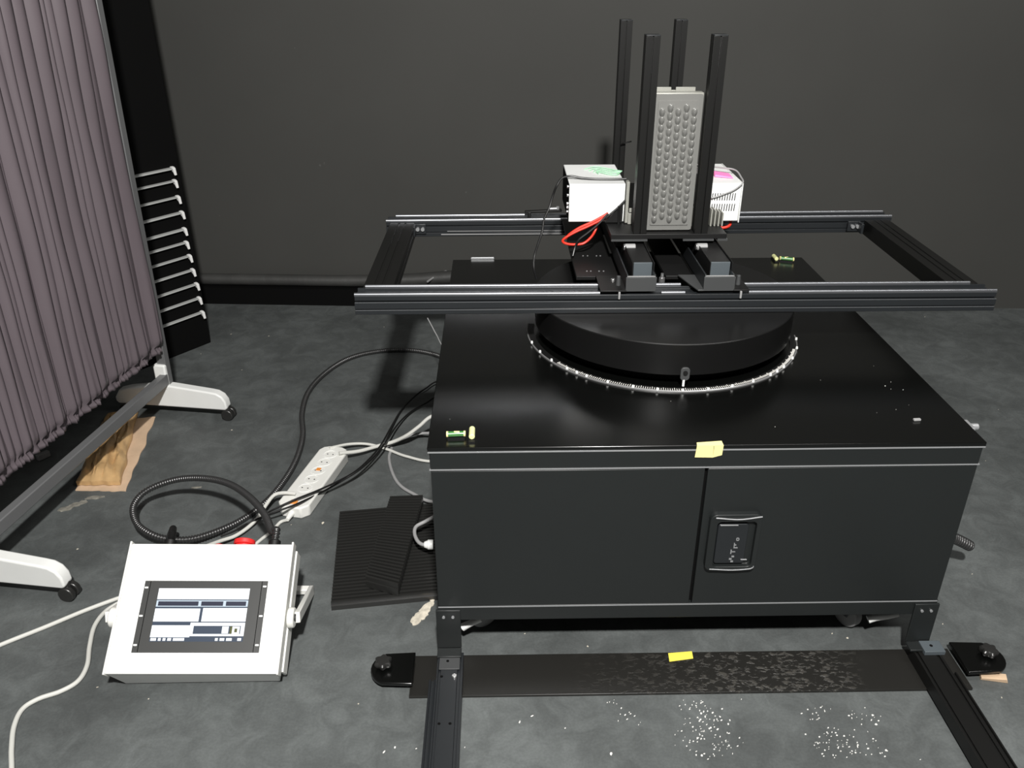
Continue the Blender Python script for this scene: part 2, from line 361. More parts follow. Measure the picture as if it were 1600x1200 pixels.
# casters
for cx, cy, da in ((.10, .12, .5), (1.04, .12, -1.1), (.10, 1.12, .3), (1.10, 1.12, .2)):
    b = MB(); b.box(cx-.03, cx+.03, cy-.03, cy+.03, .126, .1302); b.cyl((cx, cy, .085), (cx, cy, .126), .014)
    d = Vector((math.cos(da), math.sin(da), 0))
    c0 = Vector((cx, cy, .038))+d*.01; sd = Vector((-d.y, d.x, 0))
    b.bar(c0+sd*.018+Vector((0, 0, 0)), c0+sd*.018+Vector((0, 0, .055)), .03, .004, up=sd); b.bar(c0-sd*.018, c0-sd*.018+Vector((0, 0, .055)), .03, .004, up=sd)
    cs = b.build('caster', 'greyplate', cab, bevel=.001)
    b = MB(); b.cyl(c0-sd*.012, c0+sd*.012, .038, n=28); b.build('caster_wheel', 'greyroll', cs, bevel=.004)
    # pale brake pedal / skid
    b = MB(); dd = Vector((1, 0, 0)) if cx > .5 else Vector((-1, 0, 0))
for x0, x1, pts in ((0, 0, [(723, 980, .055), (735, 974, .060), (752, 968, .07)]), (0, 0, [(1356, 968, .055), (1368, 965, .06), (1388, 963, .066), (1404, 960, .072)])):
    b = MB(); b.tube([aty(p[0], p[1], .05) for p in pts], .008, 12, rf=lambda i, n: .009*(1-.55*i/n)+.001)
    b.build('brake_pedal', 'white', cab)
# rail brackets bolted on the bottom rail
for x0, x1 in ((0.0, .058), (1.142, 1.200)):
    b = MB(); b.box(x0, x1, -.006, 0, .048, .165); b.box(x0, x1, -.035, -.006, .042, .048)
    br = b.build('corner_bracket', 'cab', cab, bevel=.001)
    b = MB()
    for k in (.018, .040): b.cyl((x0+k, -.006, .146), (x0+k, -.009, .146), .0035, n=12)
    b.build('screw', 'edge', br)
# little fittings: latch on the right flank, silver pull at the back edge
b = MB(); p = at(1524, 665, .60); b.box(W, W+.014, p.y-.02, p.y+.02, .575, .605); b.cyl((W+.012, p.y, .597), (W+.03, p.y, .597), .008, n=12); b.build('side_latch', 'edge', cab, bevel=.002)
p = at(754, 406, T); b = MB(); b.prism(rr(p.x-.040, p.x+.040, 0, .008, .003), (0, D-.001, T), (1, 0, 0), (0, 0, 1), (0, .006, 0)); b.build('rear_pull', 'edge', cab, bevel=.001)

# ---- angle scale ring lying on the cabinet
cx, cy = .6, .608
ring = thing('angle_scale_ring', 'thin steel angle scale ring with white pegs around the turntable on the cabinet', 'scale ring', (cx, cy, T))
a0, a1 = math.radians(172), math.radians(353)
R_ = .366
b = MB(); b.lathe((cx, cy, T), [(R_-.0016, 0), (R_+.0016, 0), (R_+.0016, .0035), (R_, .0048), (R_-.0016, .0035)], 120, a0, a1); b.build('scale_band', 'ring', ring)
b = MB(); b.lathe((cx, cy, T), [(R_-.018, 0), (R_-.0016, 0), (R_-.0016, .004), (R_-.018, .004)], 120, a0, a1); b.build('dark_ring_plate', 'black', ring)
b = MB()
for k in range(0, 145):
    a = math.radians(215+k*.85)
    c, s_ = math.cos(a), math.sin(a); l = .007 if k % 5 else .010
    b.bar((cx+(R_-.003)*c, cy+(R_-.003)*s_, T+.0045), (cx+(R_-.003-l)*c, cy+(R_-.003-l)*s_, T+.0045), .0015, .001)
tk = b.build('tick_marks', 'fleck', ring)
for px_, py_ in ((829, 534), (840, 549), (857, 563), (882, 576), (897, 583), (912, 589), (946, 599), (987, 607), (1027, 611), (1069, 613), (1110, 611), (1148, 605), (1180, 596), (1206, 585), (1215, 579), (1225, 572), (1237, 558), (1242, 542), (1240, 528)):
    p = at(px_, py_, T+.008); v = Vector((p.x-cx, p.y-cy, 0)).normalized()*R_
    c = Vector((cx, cy, T))+v
    b = MB(); b.cyl(c+Vector((0, 0, .004)), c+Vector((0, 0, .0095)), .0034, .0026, n=12); b.build('peg', 'white', ring)

# ---- turntable
tt = thing('turntable', 'black drum shaped turntable under the rail frame on the cabinet top', 'turntable', (cx, cy, T))
b = MB(); b.lathe((cx, cy, 0), [(0, T), (.30, T), (.30, .645), (0, .645)], 96, closed=False); b.build('turntable_base', 'void', tt)
b = MB(); b.lathe((cx, cy, 0), [(0, .645), (.343, .645), (.345, .647), (.345, .725), (.343, .727), (0, .727)], 144, closed=False); b.build('drum', 'drum', tt)
pb = cy-.345; X = aty(1070, 585, pb).x
b = MB(); b.prism(rr(X-.011, X+.011, .634, .668, .0085), (0, pb+.0005, 0), (1, 0, 0), (0, 0, 1), (0, -.005, 0)); po = b.build('pointer_tab', 'greyplate', tt, bevel=.001)
b = MB(); b.cyl((X, pb-.004, .655), (X, pb-.008, .655), .0055, n=16); b.build('pointer_screw', 'black', po)
b = MB(); b.cyl((X-.002, pb-.003, .619), (X-.002, pb-.003, .636), .003, n=12); b.build('pointer_tip', 'white', po)

# ================================================================== RAIL FRAME
fr = thing('rail_gantry', 'long rectangular frame of black slotted aluminium rails lying across the turntable', 'frame', (.61, .8, .727))
def beam_profile(w, flip=False):        # (depth, height) 0 = outer front
    P = [(0, 0), (w, 0), (w, .046), (w-.008, .048), (w-.012, .048), (w-.012, .042), (.022, .042), (.022, .048), (.004, .048), (.004, .036), (.009, .036), (.009, .033), (-.002, .033), (-.002, .016), (.001, .0145), (.001, .013), (-.002, .0115), (-.002, .001)]
    return P
FX0, FX1 = -.209, 1.424
b = MB(); b.prism(beam_profile(.072), (FX0, .462, .727), (0, 1, 0), (0, 0, 1), (FX1-FX0, -.006, 0)); fb = b.build('front_rail', 'alu', fr, bevel=.0008)
b = MB(); b.prism(beam_profile(.072), (FX0+.004, 1.118, .727), (0, 1, 0), (0, 0, 1), (FX1-FX0+.014, .018, 0)); rb = b.build('rear_rail', 'alu', fr, bevel=.0008)
M['softedge'] = mat('slot_highlight_paint', (.11, .115, .12), .4)  # paler tone paints the highlight along the rail grooves
for zz in (.7595, .7385):
    b = MB(); b.hexa([(FX0+.001, .4594, zz), (FX1-.001, .4534, zz), (FX1-.001, .4544, zz), (FX0+.001, .4604, zz), (FX0+.001, .4594, zz+.0012), (FX1-.001, .4534, zz+.0012), (FX1-.001, .4544, zz+.0012), (FX0+.001, .4604, zz+.0012)])
    b.build('slot_highlight', 'softedge', fb)
def strip(x0, x1, y, z, sl, par, w_=.010, h=.008):
    prof = [(-w_/2, 0)]+[(-w_/2*math.cos(PI*i/8), h*.35+h*.65*math.sin(PI*i/8)) for i in range(9)]+[(w_/2, 0)]
    return MB().prism(prof, (x0, y, z), (0, 1, 0), (0, 0, 1), (x1-x0, sl*(x1-x0), 0)).build('guide_strip', 'lip', par, ang=60)
fs = -.006/1.633; rs = .018/1.647
for x0, x1 in ((FX0, .412), (.568, .628), (.790, FX1)): strip(x0, x1, .471+fs*(x0-FX0), .775, fs, fb)
for x0, x1 in ((FX0+.020, .422), (.560, .628), (.790, FX1-.040)): strip(x0, x1, .529+fs*(x0-FX0), .775, fs, fb)
for x0, x1 in ((FX0+.004, .40), (.78, FX1+.018)): strip(x0, x1, 1.127+rs*(x0-FX0), .775, rs, rb)
for x0, x1 in ((FX0+.03, .40), (.78, FX1+.010)): strip(x0, x1, 1.181+rs*(x0-FX0), .775, rs, rb)
b = MB(); b.box(FX0+.20, .40, 1.1165, 1.1180, .744, .7455); b.box(FX0+.18, .40, 1.1165, 1.118, .733, .7355); b.build('slot_highlight', 'greyroll', rb)
def side(x0, dx):
    P = [(0, 0), (.078, 0), (.078, .018), (.074, .020), (.074, .026), (.078, .028), (.078, .046), (.052, .046), (.052, .043), (.046, .043), (.046, .046), (.032, .046), (.032, .043), (.026, .043), (.026, .046), (0, .046)]
    b = MB(); b.prism(P, (x0, .534, .727), (1, 0, 0), (0, 0, 1), (dx, .585, 0)); return b.build('side_rail', 'post', fr, bevel=.0008)
side(-.197, .006); side(1.335, .010)
def corner(xc, s):
    b = MB(); b.box(xc-.02, xc+.02, 1.110, 1.1185, .738, .770); b.box(xc-.02 if s < 0 else xc+.012, xc-.012 if s < 0 else xc+.02, 1.080, 1.112, .738, .770)
    o = b.build('corner_bracket', 'alu', fr, bevel=.001)
    b = MB()
    for k in (-.006, .010): b.cyl((xc+k, 1.102, .755), (xc+k, 1.111, .755), .006, n=12)
    b.build('screw', 'edge', o)
corner(-.097, -1); corner(1.31, 1)
# lever on the rear rail
p = aty(820, 324, 1.16); q = aty(873, 321, 1.16)
b = MB(); b.bar(Vector((p.x, 1.16, .795)), Vector((q.x+.01, 1.16, .800)), .016, .007); b.box(p.x+.01, p.x+.02, 1.150, 1.17, .7725, .796)
lv = b.build('clamp_lever', 'black', fr, bevel=.002)
b = MB(); b.cyl((q.x-.03, 1.16, .805), (q.x, 1.16, .806), .004, n=10); b.cyl((q.x-.003, 1.16, .801), (q.x-.003, 1.16, .812), .005, n=10); b.build('lever_pin', 'edge', lv)

# ================================================================== CARRIAGE WITH POSTS
ca = thing('post_carriage', 'black carriage holding four tall square posts on two channels across the rail frame', 'carriage', (.61, .8, .783))
ZB = .7835
def channel(x0, x1, xl):
    b = MB(); Y0, Y1 = .467, 1.16
    b.box(x0, x0+.004, Y0, Y1, ZB, .826); b.box(x1-.004, x1, Y0, Y1, ZB, .826); b.box(x0, x1, Y0, Y1, ZB, ZB+.004)
    o = b.build('channel', 'alu', ca, bevel=.0008)
    b = MB(); b.box(x0-.002, x1+.002, Y0-.004, Y0, ZB, .821); e = b.build('end_plate', 'greyplate', o, bevel=.0008)
    b = MB(); b.box(x0+.001, x1-.001, Y0-.0005, Y0+.0025, .8212, .8232); b.build('plate_lip', 'greyroll', o)
    b = MB(); xb0, xb1 = x0+.020, x1-.004
    b.box(xb0, xb1, .506, Y1, ZB+.004, .846); b.box(xb0-.004, xb0-.002, .49, Y1, ZB+.004, .850); b.box(xb1+.001, xb1+.003, .49, Y1, ZB+.004, .850); o2 = b.build('slide_beam', 'black', o, bevel=.0008)
    b = MB(); b.box(xb0+.001, xb1-.001, .501, .5062, ZB+.004, .8465); b.build('beam_cap', 'greyblue', o, bevel=.001)
    # mounting flanges on the front rail
    return o
ch1 = channel(.478, .551, .412); ch2 = channel(.675, .750, .632)
b = MB(); b.box(.412, .478, .460, .575, ZB-.0001, ZB+.004); f1 = b.build('mounting_plate', 'black', ch1, bevel=.001)
b = MB(); b.hexa([(.660, .462, ZB), (.675, .462, ZB), (.675, .575, ZB), (.630, .575, ZB), (.660, .462, ZB+.004), (.675, .462, ZB+.004), (.675, .575, ZB+.004), (.630, .575, ZB+.004)]); b.build('mounting_plate', 'greyplate', ch2, bevel=.001)
b = MB(); b.box(.750, .790, .460, .575, ZB, ZB+.004); f3 = b.build('mounting_plate', 'black', ch2, bevel=.001)
for (x, y, z1, r, par) in ((.452, .530, .794, .0055, f1), (.765, .580, .80, .0050, f3)):
    b = MB(); b.cyl((x, y, ZB+.003), (x, y, z1), r, n=14); b.build('bolt', 'steel', par, bevel=.001)
for (x, par) in ((.462, f1), (.770, f3)):
    b = MB(); b.cyl((x, .500, ZB+.003), (x, .500, .812), .0065, .0050, n=14); b.build('index_pin', 'greyplate', par, bevel=.001)
    b = MB(); b.bar((x-.002, .457, .766), (x-.002, .457, .785), .005, .006, up=(0, 1, 0)); b.build('stop_pin', 'greyroll', par, bevel=.001)
# broad side plates beside each channel
for x0, x1 in ((.362, .474), (.600, .671)):
    b = MB(); b.box(x0, x1, .582, 1.112, ZB-.012, ZB-.002); sp = b.build('side_plate', 'black', ca, bevel=.001)
    if x0 < .5:
        b = MB()
        for px_, py_ in ((911, 400), (918, 400), (932, 400), (938, 400), (917, 424), (923, 424), (936, 424), (943, 424)):
            p = at(px_, py_, ZB-.002); b = MB(); b.cyl((p.x, p.y, ZB-.0022), (p.x, p.y, ZB-.0005), .0022, n=8); b.build('screw', 'edge', sp)
# base plate for the posts
PZ0, PZ1 = .861, .874
b = MB(); b.box(.458, .770, .652, 1.215, PZ0, PZ1); bp_ = b.build('base_plate', 'black', ca, bevel=.001)
for q0, q1 in ((.459, .556), (.652, .735), (.745, .772)): MB().box(q0, q1, .648, .668, PZ0-.005, PZ0).build('grey_skid', 'greyplate', bp_)
for q0, q1 in ((.480, .549), (.677, .748)): MB().box(q0, q1, .70, 1.15, .826, PZ0).build('slide_block', 'black', bp_)
b = MB(); b.prism([(.501, .935), (.501, .877), (.452, .877)], (0, .752, 0), (1, 0, 0), (0, 0, 1), (0, .004, 0)); b.build('gusset_plate', 'black', ca, bevel=.001)
for x in (.506, .699):
    b = MB(); b.cyl((x-.012, .632, .845), (x+.016, .632, .845), .0095, n=20); k = b.build('roller', 'greyroll', ca, bevel=.002)
    b = MB(); b.cyl((x-.0155, .632, .845), (x-.012, .632, .845), .0085, n=20); b.build('roller_end', 'steel', k, bevel=.001)
def post(xc, y0):
    a = .0175; g = .0012; d = .004
    P = []
    for k in range(4):
        c, s_ = math.cos(k*PI/2), math.sin(k*PI/2)
        for x, y in ((-a, -a), (-g, -a), (-g, -a+d), (g, -a+d), (g, -a)): P.append((x*c-y*s_, x*s_+y*c))
    b = MB(); b.prism(P, (xc, y0+a, PZ1), (1, 0, 0), (0, 1, 0), (0, 0, 1.366-PZ1)); o = b.build('post', 'post', ca, bevel=.0006)
    b = MB(); b.box(xc-a, xc+a, y0, y0+2*a, 1.366, 1.369); b.build('post_cap', 'alu', o, bevel=.0008)
    return o
post(.5375-.002, .655); post(.7000, .655); post(.542, 1.165); post(.706, 1.165)
q0 = aty(1035, 427, .565); b = MB(); b.cyl((q0.x, .565, .727), (q0.x, .565, q0.z-.012), .009, .008, n=16); b.cyl((q0.x, .565, q0.z-.012), (q0.x, .565, q0.z), .005, .004, n=16)
tag(b.build('index_bolt', 'steel'), 'short bright steel bolt standing between the two carriage channels', 'bolt')

# ================================================================== LED PANEL
led = thing('led_light', 'upright grey led light panel with clear bumpy lens sheet between the front posts', 'led panel', (.615, .68, PZ1))
b = MB(); b.box(.551, .679, .683, .712, .876, 1.232); b.build('housing', 'ledframe', led, bevel=.003)
b = MB(); b.box(.557, .600, .712, .719, .876, 1.241); b.box(.612, .662, .712, .719, .876, 1.241); b.box(.600, .612, .712, .719, .876, 1.234); b.build('back_frame', 'ledframe', led, bevel=.001)
b = MB()
lx0, lx1, lz0, lz1 = .5535, .6765, .8785, 1.229
b.prism(rr(lx0, lx1, lz0, lz1, .006), (0, .683, 0), (1, 0, 0), (0, 0, 1), (0, -.006, 0))
b.prism(rr(lx0+.010, lx1-.010, lz0+.014, lz1-.016, .004), (0, .677, 0), (1, 0, 0), (0, 0, 1), (0, -.003, 0))
cols = 5
for c in range(cols):
    rows = 15
    for k in range(rows):
        x = .615+(c-2)*.0205; z = lz0+.032+(k+(.5 if c % 2 else 0))*.0198
        if z > lz1-.026: continue
        V = []; n = 12
        for (rad, h, oz) in ((.0085, 0, 0), (.0070, .0045, .0014), (.0046, .0085, .0034), (.0018, .0100, .0055)):
            rg = []
            for i in range(n):
                a = 2*PI*i/n; sx = rad*math.cos(a)*.95; sz = rad*math.sin(a); sz = sz*1.7 if sz < 0 else sz
                rg.append(b.bm.verts.new((x+sx, .6742-h, z+sz+oz)))
            V.append(rg)
        for A, B in zip(V, V[1:]):
            for i in range(n): b._f([A[i], A[(i+1) % n], B[(i+1) % n], B[i]])
        b._f(V[-1])
b.build('lens_sheet', 'lens', led, ang=70)
b = MB()
for k in range(9): x = .687+k*.0105; b.box(x, x+.0035, .722, .765, .8745, .928-.0035*max(0, k-3))
b.box(.683, .776, .765, .770, .8745, .905); b.build('heat_sink', 'ledframe', led)

# ================================================================== POWER SUPPLY BOXES
bl = thing('power_supply_box', 'white sheet metal box left of the posts with green wire on its lid', 'power supply', (.43, .88, .877))
b = MB(); b.box(.352, .506, .762, .998, PZ1+.003, .983); bh = b.build('housing', 'whitebox', bl, bevel=.002)
b = MB(); b.box(.400, .500, .80, .96, PZ1, PZ1+.003); b.build('mounting_foot', 'greyplate', bl)
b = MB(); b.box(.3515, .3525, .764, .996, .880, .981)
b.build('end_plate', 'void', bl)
for y, z in ((.775, .973), (.775, .949), (.775, .926), (.775, .915), (.775, .903)):
    b = MB(); b.cyl((.352, y, z), (.346, y, z), .0045, n=12); b.build('screw', 'steel', bl, bevel=.001)
b = MB(); b.box(.508, .516, .752, .775, .876, .990); b.build('bracket', 'ledframe', bl, bevel=.001)
brx = thing('power_supply_box', 'white vented sheet metal box right of the posts with pink tag', 'power supply', (.78, .88, .877))
b = MB(); b.box(.725, .826, .762, 1.000, PZ1+.003, .983); b.build('housing', 'whitebox', brx, bevel=.002)
b = MB(); b.box(.735, .772, .80, .96, PZ1, PZ1+.003); b.build('mounting_foot', 'greyplate', brx)
b = MB(); b.box(.8262, .8292, .758, 1.002, .873, .9835); b.build('side_flange', 'white', brx, bevel=.001)
b = MB()
for row in (0, 1):
    for k in range(10):
        px_ = 1113+k*3.9-row*1.2; p = aty(px_, 307.5+row*16.5, .762)
        b.prism([(-.0011, -.010), (.0011, -.010), (.0021, .010), (-.0001, .010)], (p.x, .7625, p.z), (1, 0, 0), (0, 0, 1), (0, -.0012, 0))
b.build('vent_slots', 'void', brx)
b = MB(); b.hexa([(.765, .83, .984), (.815, .81, .984), (.817, .865, .984), (.772, .88, .984), (.767, .832, .990), (.812, .812, .987), (.812, .86, .988), (.772, .872, .992)])
tg = b.build('cable_tag', 'pink', bevel=.002); tag(tg, 'small bright pink cable tag lying on the right white box', 'tag')
b = MB(); b.tube([(.735, .95, .988), (.765, .90, .997), (.800, .87, 1.000), (.828, .85, .998), (.832, .80, .990), (.826, .758, .985), (.805, .755, .967), (.78, .757, .955), (.755, .757, .946), (.74, .757, .943)], .0022, 8)
tag(b.build('sensor_wire', 'cable_g'), 'thin grey wire looping over the right white box', 'wire')
b = MB(); b.tube([(.735, .80, 1.005), (.750, .93, .994), (.760, .98, .992), (.770, 1.0, .988), (.765, .95, .990), (.745, .83, .990), (.735, .757, .975), (.733, .752, .955), (.732, .752, .93)], .0035, 8)
tag(b.build('red_wire', 'red'), 'red wire twisted over the lid of the right white box', 'wire')
b = MB(); b.tube([(.81, .80, .872), (.815, .79, .866), (.808, .78, .857), (.79, .78, .852), (.778, .785, .856)], .004, 8)
tag(b.build('red_wire', 'red'), 'short red wire hanging below the right white box', 'wire')
def P3(x, y, Y): return aty(x, y, Y)
b = MB(); b.tube([P3(948, 337, .752), P3(936, 345, .748), P3(918, 354, .745), P3(900, 362, .742), P3(884, 371, .74), P3(879, 377, .74), P3(886, 381, .74), P3(898, 382, .742), P3(912, 380, .745), P3(924, 370, .748), P3(931, 358, .752), P3(934, 346, .765)], .0035, 8)
tag(b.build('red_wire', 'red'), 'red wire loop hanging below the left white box', 'wire')
b = MB(); b.tube([P3(950, 333, .755), P3(940, 339, .752), P3(925, 347, .750), P3(905, 356, .748), P3(890, 366, .746), P3(884, 373, .745)], .0035, 8)
tag(b.build('red_wire', 'red'), 'straight red wire running beside the loop under the left white box', 'wire')
b = MB()
for k in range(4): b.tube([(.408+k*.012, .93-.02*k, .9845), (.44, .955-.02*k, .9865), (.47, .94-.025*k, .9855), (.492, .915-.02*k, .986), (.512, .89, .988)], .0015, 6)
tag(b.build('green_wire', 'green'), 'pale green earth wire bundle lying on the lid of the left white box', 'wire')
# black cable from posts over the left box, down to the turntable
bx = [(.512, .800, .9875), (.48, .80, .9865), (.43, .803, .9865), (.39, .81, .988), (.36, .815, .992), (.335, .81, .988)]
pts = [Vector(p) for p in bx]+[P3(870, 290, .80), P3(864, 305, .80), P3(858, 325, .79), P3(850, 343, .77), P3(847, 362, .75), P3(841, 380, .74), P3(835, 400, .73), P3(834, 418, .71)]
pts.append(Vector((at(838, 437, .7275).x, at(838, 437, .7275).y, .7305)))
b = MB(); b.tube(pts, .0032, 8); tag(b.build('signal_cable', 'cable_b'), 'black cable looping from the left white box lid down to the turntable', 'cable')
b = MB(); b.tube([P3(950, 334, .750), P3(935, 350, .742), P3(918, 364, .735), P3(905, 374, .73), P3(899, 385, .73), P3(895, 400, .72)], .003, 8)
tag(b.build('signal_cable', 'cable_b'), 'short black cable dropping behind the red wire loop', 'cable')
b = MB(); b.tube([P3(977, 313, .753), P3(965, 325, .752), P3(952, 336, .751), P3(944, 343, .751)], .0028, 8)
b.tube([P3(967, 322, .752), P3(967, 340, .752), P3(966, 356, .75)], .0035, 8)
tag(b.build('signal_cable', 'cable_b'), 'thin black cable crossing the lower corner of the left white box', 'cable')
b = MB(); b.tube([(.545, 1.163, 1.005), (.548, 1.155, 1.012), (.556, 1.150, 1.016), (.575, 1.150, 1.020)], .0022, 8)
tag(b.build('wire_end', 'cable_b'), 'short dark wire end poking from the rear left post', 'wire')
b = MB(); b.box(.515, .530, .745, .76, .8745, .905); b.box(.517, .528, .744, .746, .908, .920)
tag(b.build('terminal_block', 'ledframe', bevel=.002), 'small pale terminal block beside the left front post foot', 'terminal')

# ================================================================== SPIRIT LEVELS, TAPES, CHIPS
def level(px0, py0, px1, py1, pxc, pyc, label, s=1):
    p0, p1, pc = at(px0, py0, T+.006), at(px1, py1, T+.006), at(pxc, pyc, T+.006)
    t = thing('spirit_level', label, 'spirit level', ((p0.x+pc.x)/2, (p0.y+pc.y)/2, T))
    m_ = (p0+p1)/2
    b = MB(); b.bar(Vector((p0.x, p0.y, T+.002)), Vector((p1.x, p1.y, T+.002)), .014, .004); b.bar(Vector((pc.x, pc.y-.026, T+.002)), Vector((pc.x, pc.y+.022, T+.002)), .014, .004); b.build('base', 'black', t)
    b = MB(); b.cyl(Vector((p0.x, p0.y, T+.010)), Vector((p1.x, p1.y, T+.010)), .0062, n=16); b.build('vial', 'vialgreen', t, bevel=.001)
    b = MB(); b.cyl(Vector((pc.x, pc.y-.018, T+.010)), Vector((pc.x, pc.y+.020, T+.010)), .0066, n=16); b.build('cap_vial', 'vialpale', t, bevel=.002)
    b = MB(); c = (p0*.45+p1*.55); c.z = T+.0122; b.cyl(c-Vector((.006, 0, 0)), c+Vector((.006, 0, 0)), .0045, n=12)
    for e in (p0, p1): b.cyl(Vector((e.x-.002, e.y, T+.010)), Vector((e.x+.002, e.y, T+.010)), .0066, n=12)
    b.build('bubble', 'paleyellow', t)
level(699, 681, 726, 680, 737.5, 679, 'green two vial spirit level on the front left corner of the cabinet top')
level(1239, 407, 1219, 405, 1211, 404, 'green spirit level with yellow cap near the far right corner of the cabinet top')
def patch(name, label, cat, m_, poly, th=.0012, group=None, kind=None):
    b = MB(); v0 = [b.bm.verts.new(p) for p in poly]; v1 = [b.bm.verts.new(Vector(p)+Vector((0, 0, th))) for p in poly]; n = len(poly)
    b._f(v0[::-1]); b._f(v1)
    for i in range(n): b._f([v0[i], v0[(i+1) % n], v1[(i+1) % n], v1[i]])
    return tag(b.build(name, m_), label, cat, group, kind)
b = MB(); xl, xr = .573, .632
b.hexa([(xl, -.0030, .583), (xr-.02, -.0030, .582), (xr-.02, -.0018, .582), (xl, -.0018, .583), (xl+.002, -.0030, T+.0002), (xr-.02, -.0030, T+.0002), (xr-.02, -.0018, T+.0002), (xl+.002, -.0018, T+.0002)])
b.hexa([(xr-.02, -.0030, .582), (xr-.001, -.0030, .588), (xr-.001, -.0018, .588), (xr-.02, -.0018, .582), (xr-.021, -.0030, T), (xr, -.0030, T), (xr, -.0018, T), (xr-.021, -.0018, T)])
b.hexa([(xl+.002, -.0030, T+.0002), (xr, -.0030, T+.0002), (xr, .016, T+.0002), (xl+.004, .010, T+.0002), (xl+.002, -.0030, T+.0014), (xr, -.0030, T+.0014), (xr, .016, T+.0014), (xl+.004, .010, T+.0014)])
tag(b.build('paper_tape', 'paleyellow'), 'pale yellow masking tape folded over the cabinet front edge', 'tape')
patch('yellow_tape', 'bright yellow tape piece stuck on the long floor plate', 'tape', 'yellow', [at(x, y, .0075) for x, y in ((1044, 1021), (1081, 1018), (1083, 1029), (1046, 1034))], .001)
p = at(1434, 657, T+.001)
b = MB(); b.bar((p.x-.010, p.y, T+.003), (p.x+.006, p.y+.001, T+.003), .007, .005); tag(b.build('grey_clip', 'greyroll', bevel=.001), 'tiny grey clip lying on the right of the cabinet top', 'clip')
def flecks(name, label, m_, spots, z, seed, kind='stuff', cat='paint flecks'):
    random.seed(seed); b = MB()
    for (x, y, s) in spots:
        c = at(x, y, z); n = random.randint(5, 7); a0 = random.random()*6; el = random.uniform(.35, 1); rt = random.uniform(.3, 1.5)
        v0 = []; v1 = []
        for i in range(n):
            a = a0+2*PI*i/n; r = s*random.uniform(.6, 1.2)
            ux, uy = r*1.15*math.cos(a), r*math.sin(a)*el; q = Vector((c.x+ux*math.cos(rt)-uy*math.sin(rt), c.y+ux*math.sin(rt)+uy*math.cos(rt), z)); v0.append(b.bm.verts.new(q)); v1.append(b.bm.verts.new(q+Vector((0, 0, .0006))))
        b._f(v0[::-1]); b._f(v1)
        for i in range(n): b._f([v0[i], v0[(i+1) % n], v1[(i+1) % n], v1[i]])
    return tag(b.build(name, m_), label, cat, None, kind)
random.seed(3); S = []
def cloud(cx_, cy_, sx, sy, n, s0, s1, rot=0):
    for _ in range(n):
        u, v = random.gauss(0, 1)*sx, random.gauss(0, 1)*sy
        x = cx_+u*math.cos(rot)-v*math.sin(rot); y = cy_+u*math.sin(rot)+v*math.cos(rot)
        if y < 1195 and y > 1092 and x > 725 and x < 1440: S.append((x, y, random.uniform(s0, s1)*1.3))
cloud(972, 1110, 18, 5, 16, .0008, .0022, .7); cloud(1105, 1135, 14, 26, 60, .0008, .0022, .5); cloud(1130, 1165, 16, 14, 30, .0008, .002)
cloud(1085, 1100, 10, 8, 16, .0008, .002); cloud(1275, 1112, 12, 8, 16, .0008, .0022); cloud(1305, 1160, 20, 12, 60, .0007, .0018)
cloud(1340, 1115, 14, 10, 10, .001, .0022); cloud(1365, 1160, 14, 26, 26, .0009, .0024); cloud(1075, 1135, 10, 20, 20, .0008, .002)
S += [(831, 1119, .0042), (812, 1128, .0045), (955, 1178, .0035), (600, 1175, .0040), (617, 1168, .003), (650, 1170, .002), (726, 1168, .002), (883, 1138, .0018), (1438, 1187, .0018)]
flecks('paint_flecks', 'scattered white paint flecks on the floor in front of the cabinet between the rails', 'fleck', S, .0002, 5)
random.seed(11)
flecks('floor_debris', 'scattered small pale flecks on the open floor left and right of the cabinet', 'smear',
       [(420, 525, .003), (361, 522, .004), (600, 511, .002), (314, 553, .002), (362, 672, .003), (378, 578, .002), (505, 817, .006), (495, 758, .002), (121, 858, .003), (152, 1074, .003), (232, 1092, .002), (1473, 975, .0025), (1498, 746, .002), (1540, 720, .002), (1519, 897, .002), (1500, 680, .002), (1478, 1120, .002), (1445, 495, .003), (1560, 640, .002), (820, 990, .002), (918, 1010, .003), (1324, 997, .003), (1300, 990, .003), (1565, 1090, .002), (150, 745, .002), (455, 820, .002), (560, 1100, .002)], .0002, 13)
random.seed(21)
flecks('dust_specks', 'tiny white dust specks on the right of the black cabinet top', 'fleck',
       [(1383, 603, .0016), (1392, 608, .0010), (1411, 609, .0013), (1392, 597, .0008), (1420, 633, .0008), (1282, 594, .0008), (1365, 572, .0007), (1370, 645, .001), (1211, 667, .001), (1400, 640, .0008), (1048, 627, .0008), (703, 655, .0008)], T+.0002, 22, cat='dust')
def blob(name, label, m_, pts, z, seed, cat='smear'):
    random.seed(seed); b = MB()
    for k, (x, y, rx, ry, rot) in enumerate(pts):
        c = at(x, y, z); n = 14; v0 = []; v1 = []; zz = z+.0001*k
        for i in range(n):
            a = 2*PI*i/n; q = random.uniform(.75, 1.2); ux, uy = rx*math.cos(a)*q, ry*math.sin(a)*q
            p = Vector((c.x+ux*math.cos(rot)-uy*math.sin(rot), c.y+ux*math.sin(rot)+uy*math.cos(rot), zz)); v0.append(b.bm.verts.new(p)); v1.append(b.bm.verts.new(p*1+Vector((0, 0, .002))))
        ctr = b.bm.verts.new((c.x, c.y, zz+.0035)); b._f(v0[::-1])
        for i in range(n): b._f([v0[i], v0[(i+1) % n], v1[(i+1) % n], v1[i]]); b._f([v1[i], v1[(i+1) % n], ctr])
    return tag(b.build(name, m_), label, cat)
blob('plaster_smear', 'cream dried plaster smear on the floor by the cabinet front left corner', 'smear', [(651, 970, .014, .020, -.3), (658, 962, .016, .018, -.4), (665, 953, .014, .022, -.4), (672, 945, .010, .018, -.5), (676, 938, .006, .010, -.5)], .0002, 4)
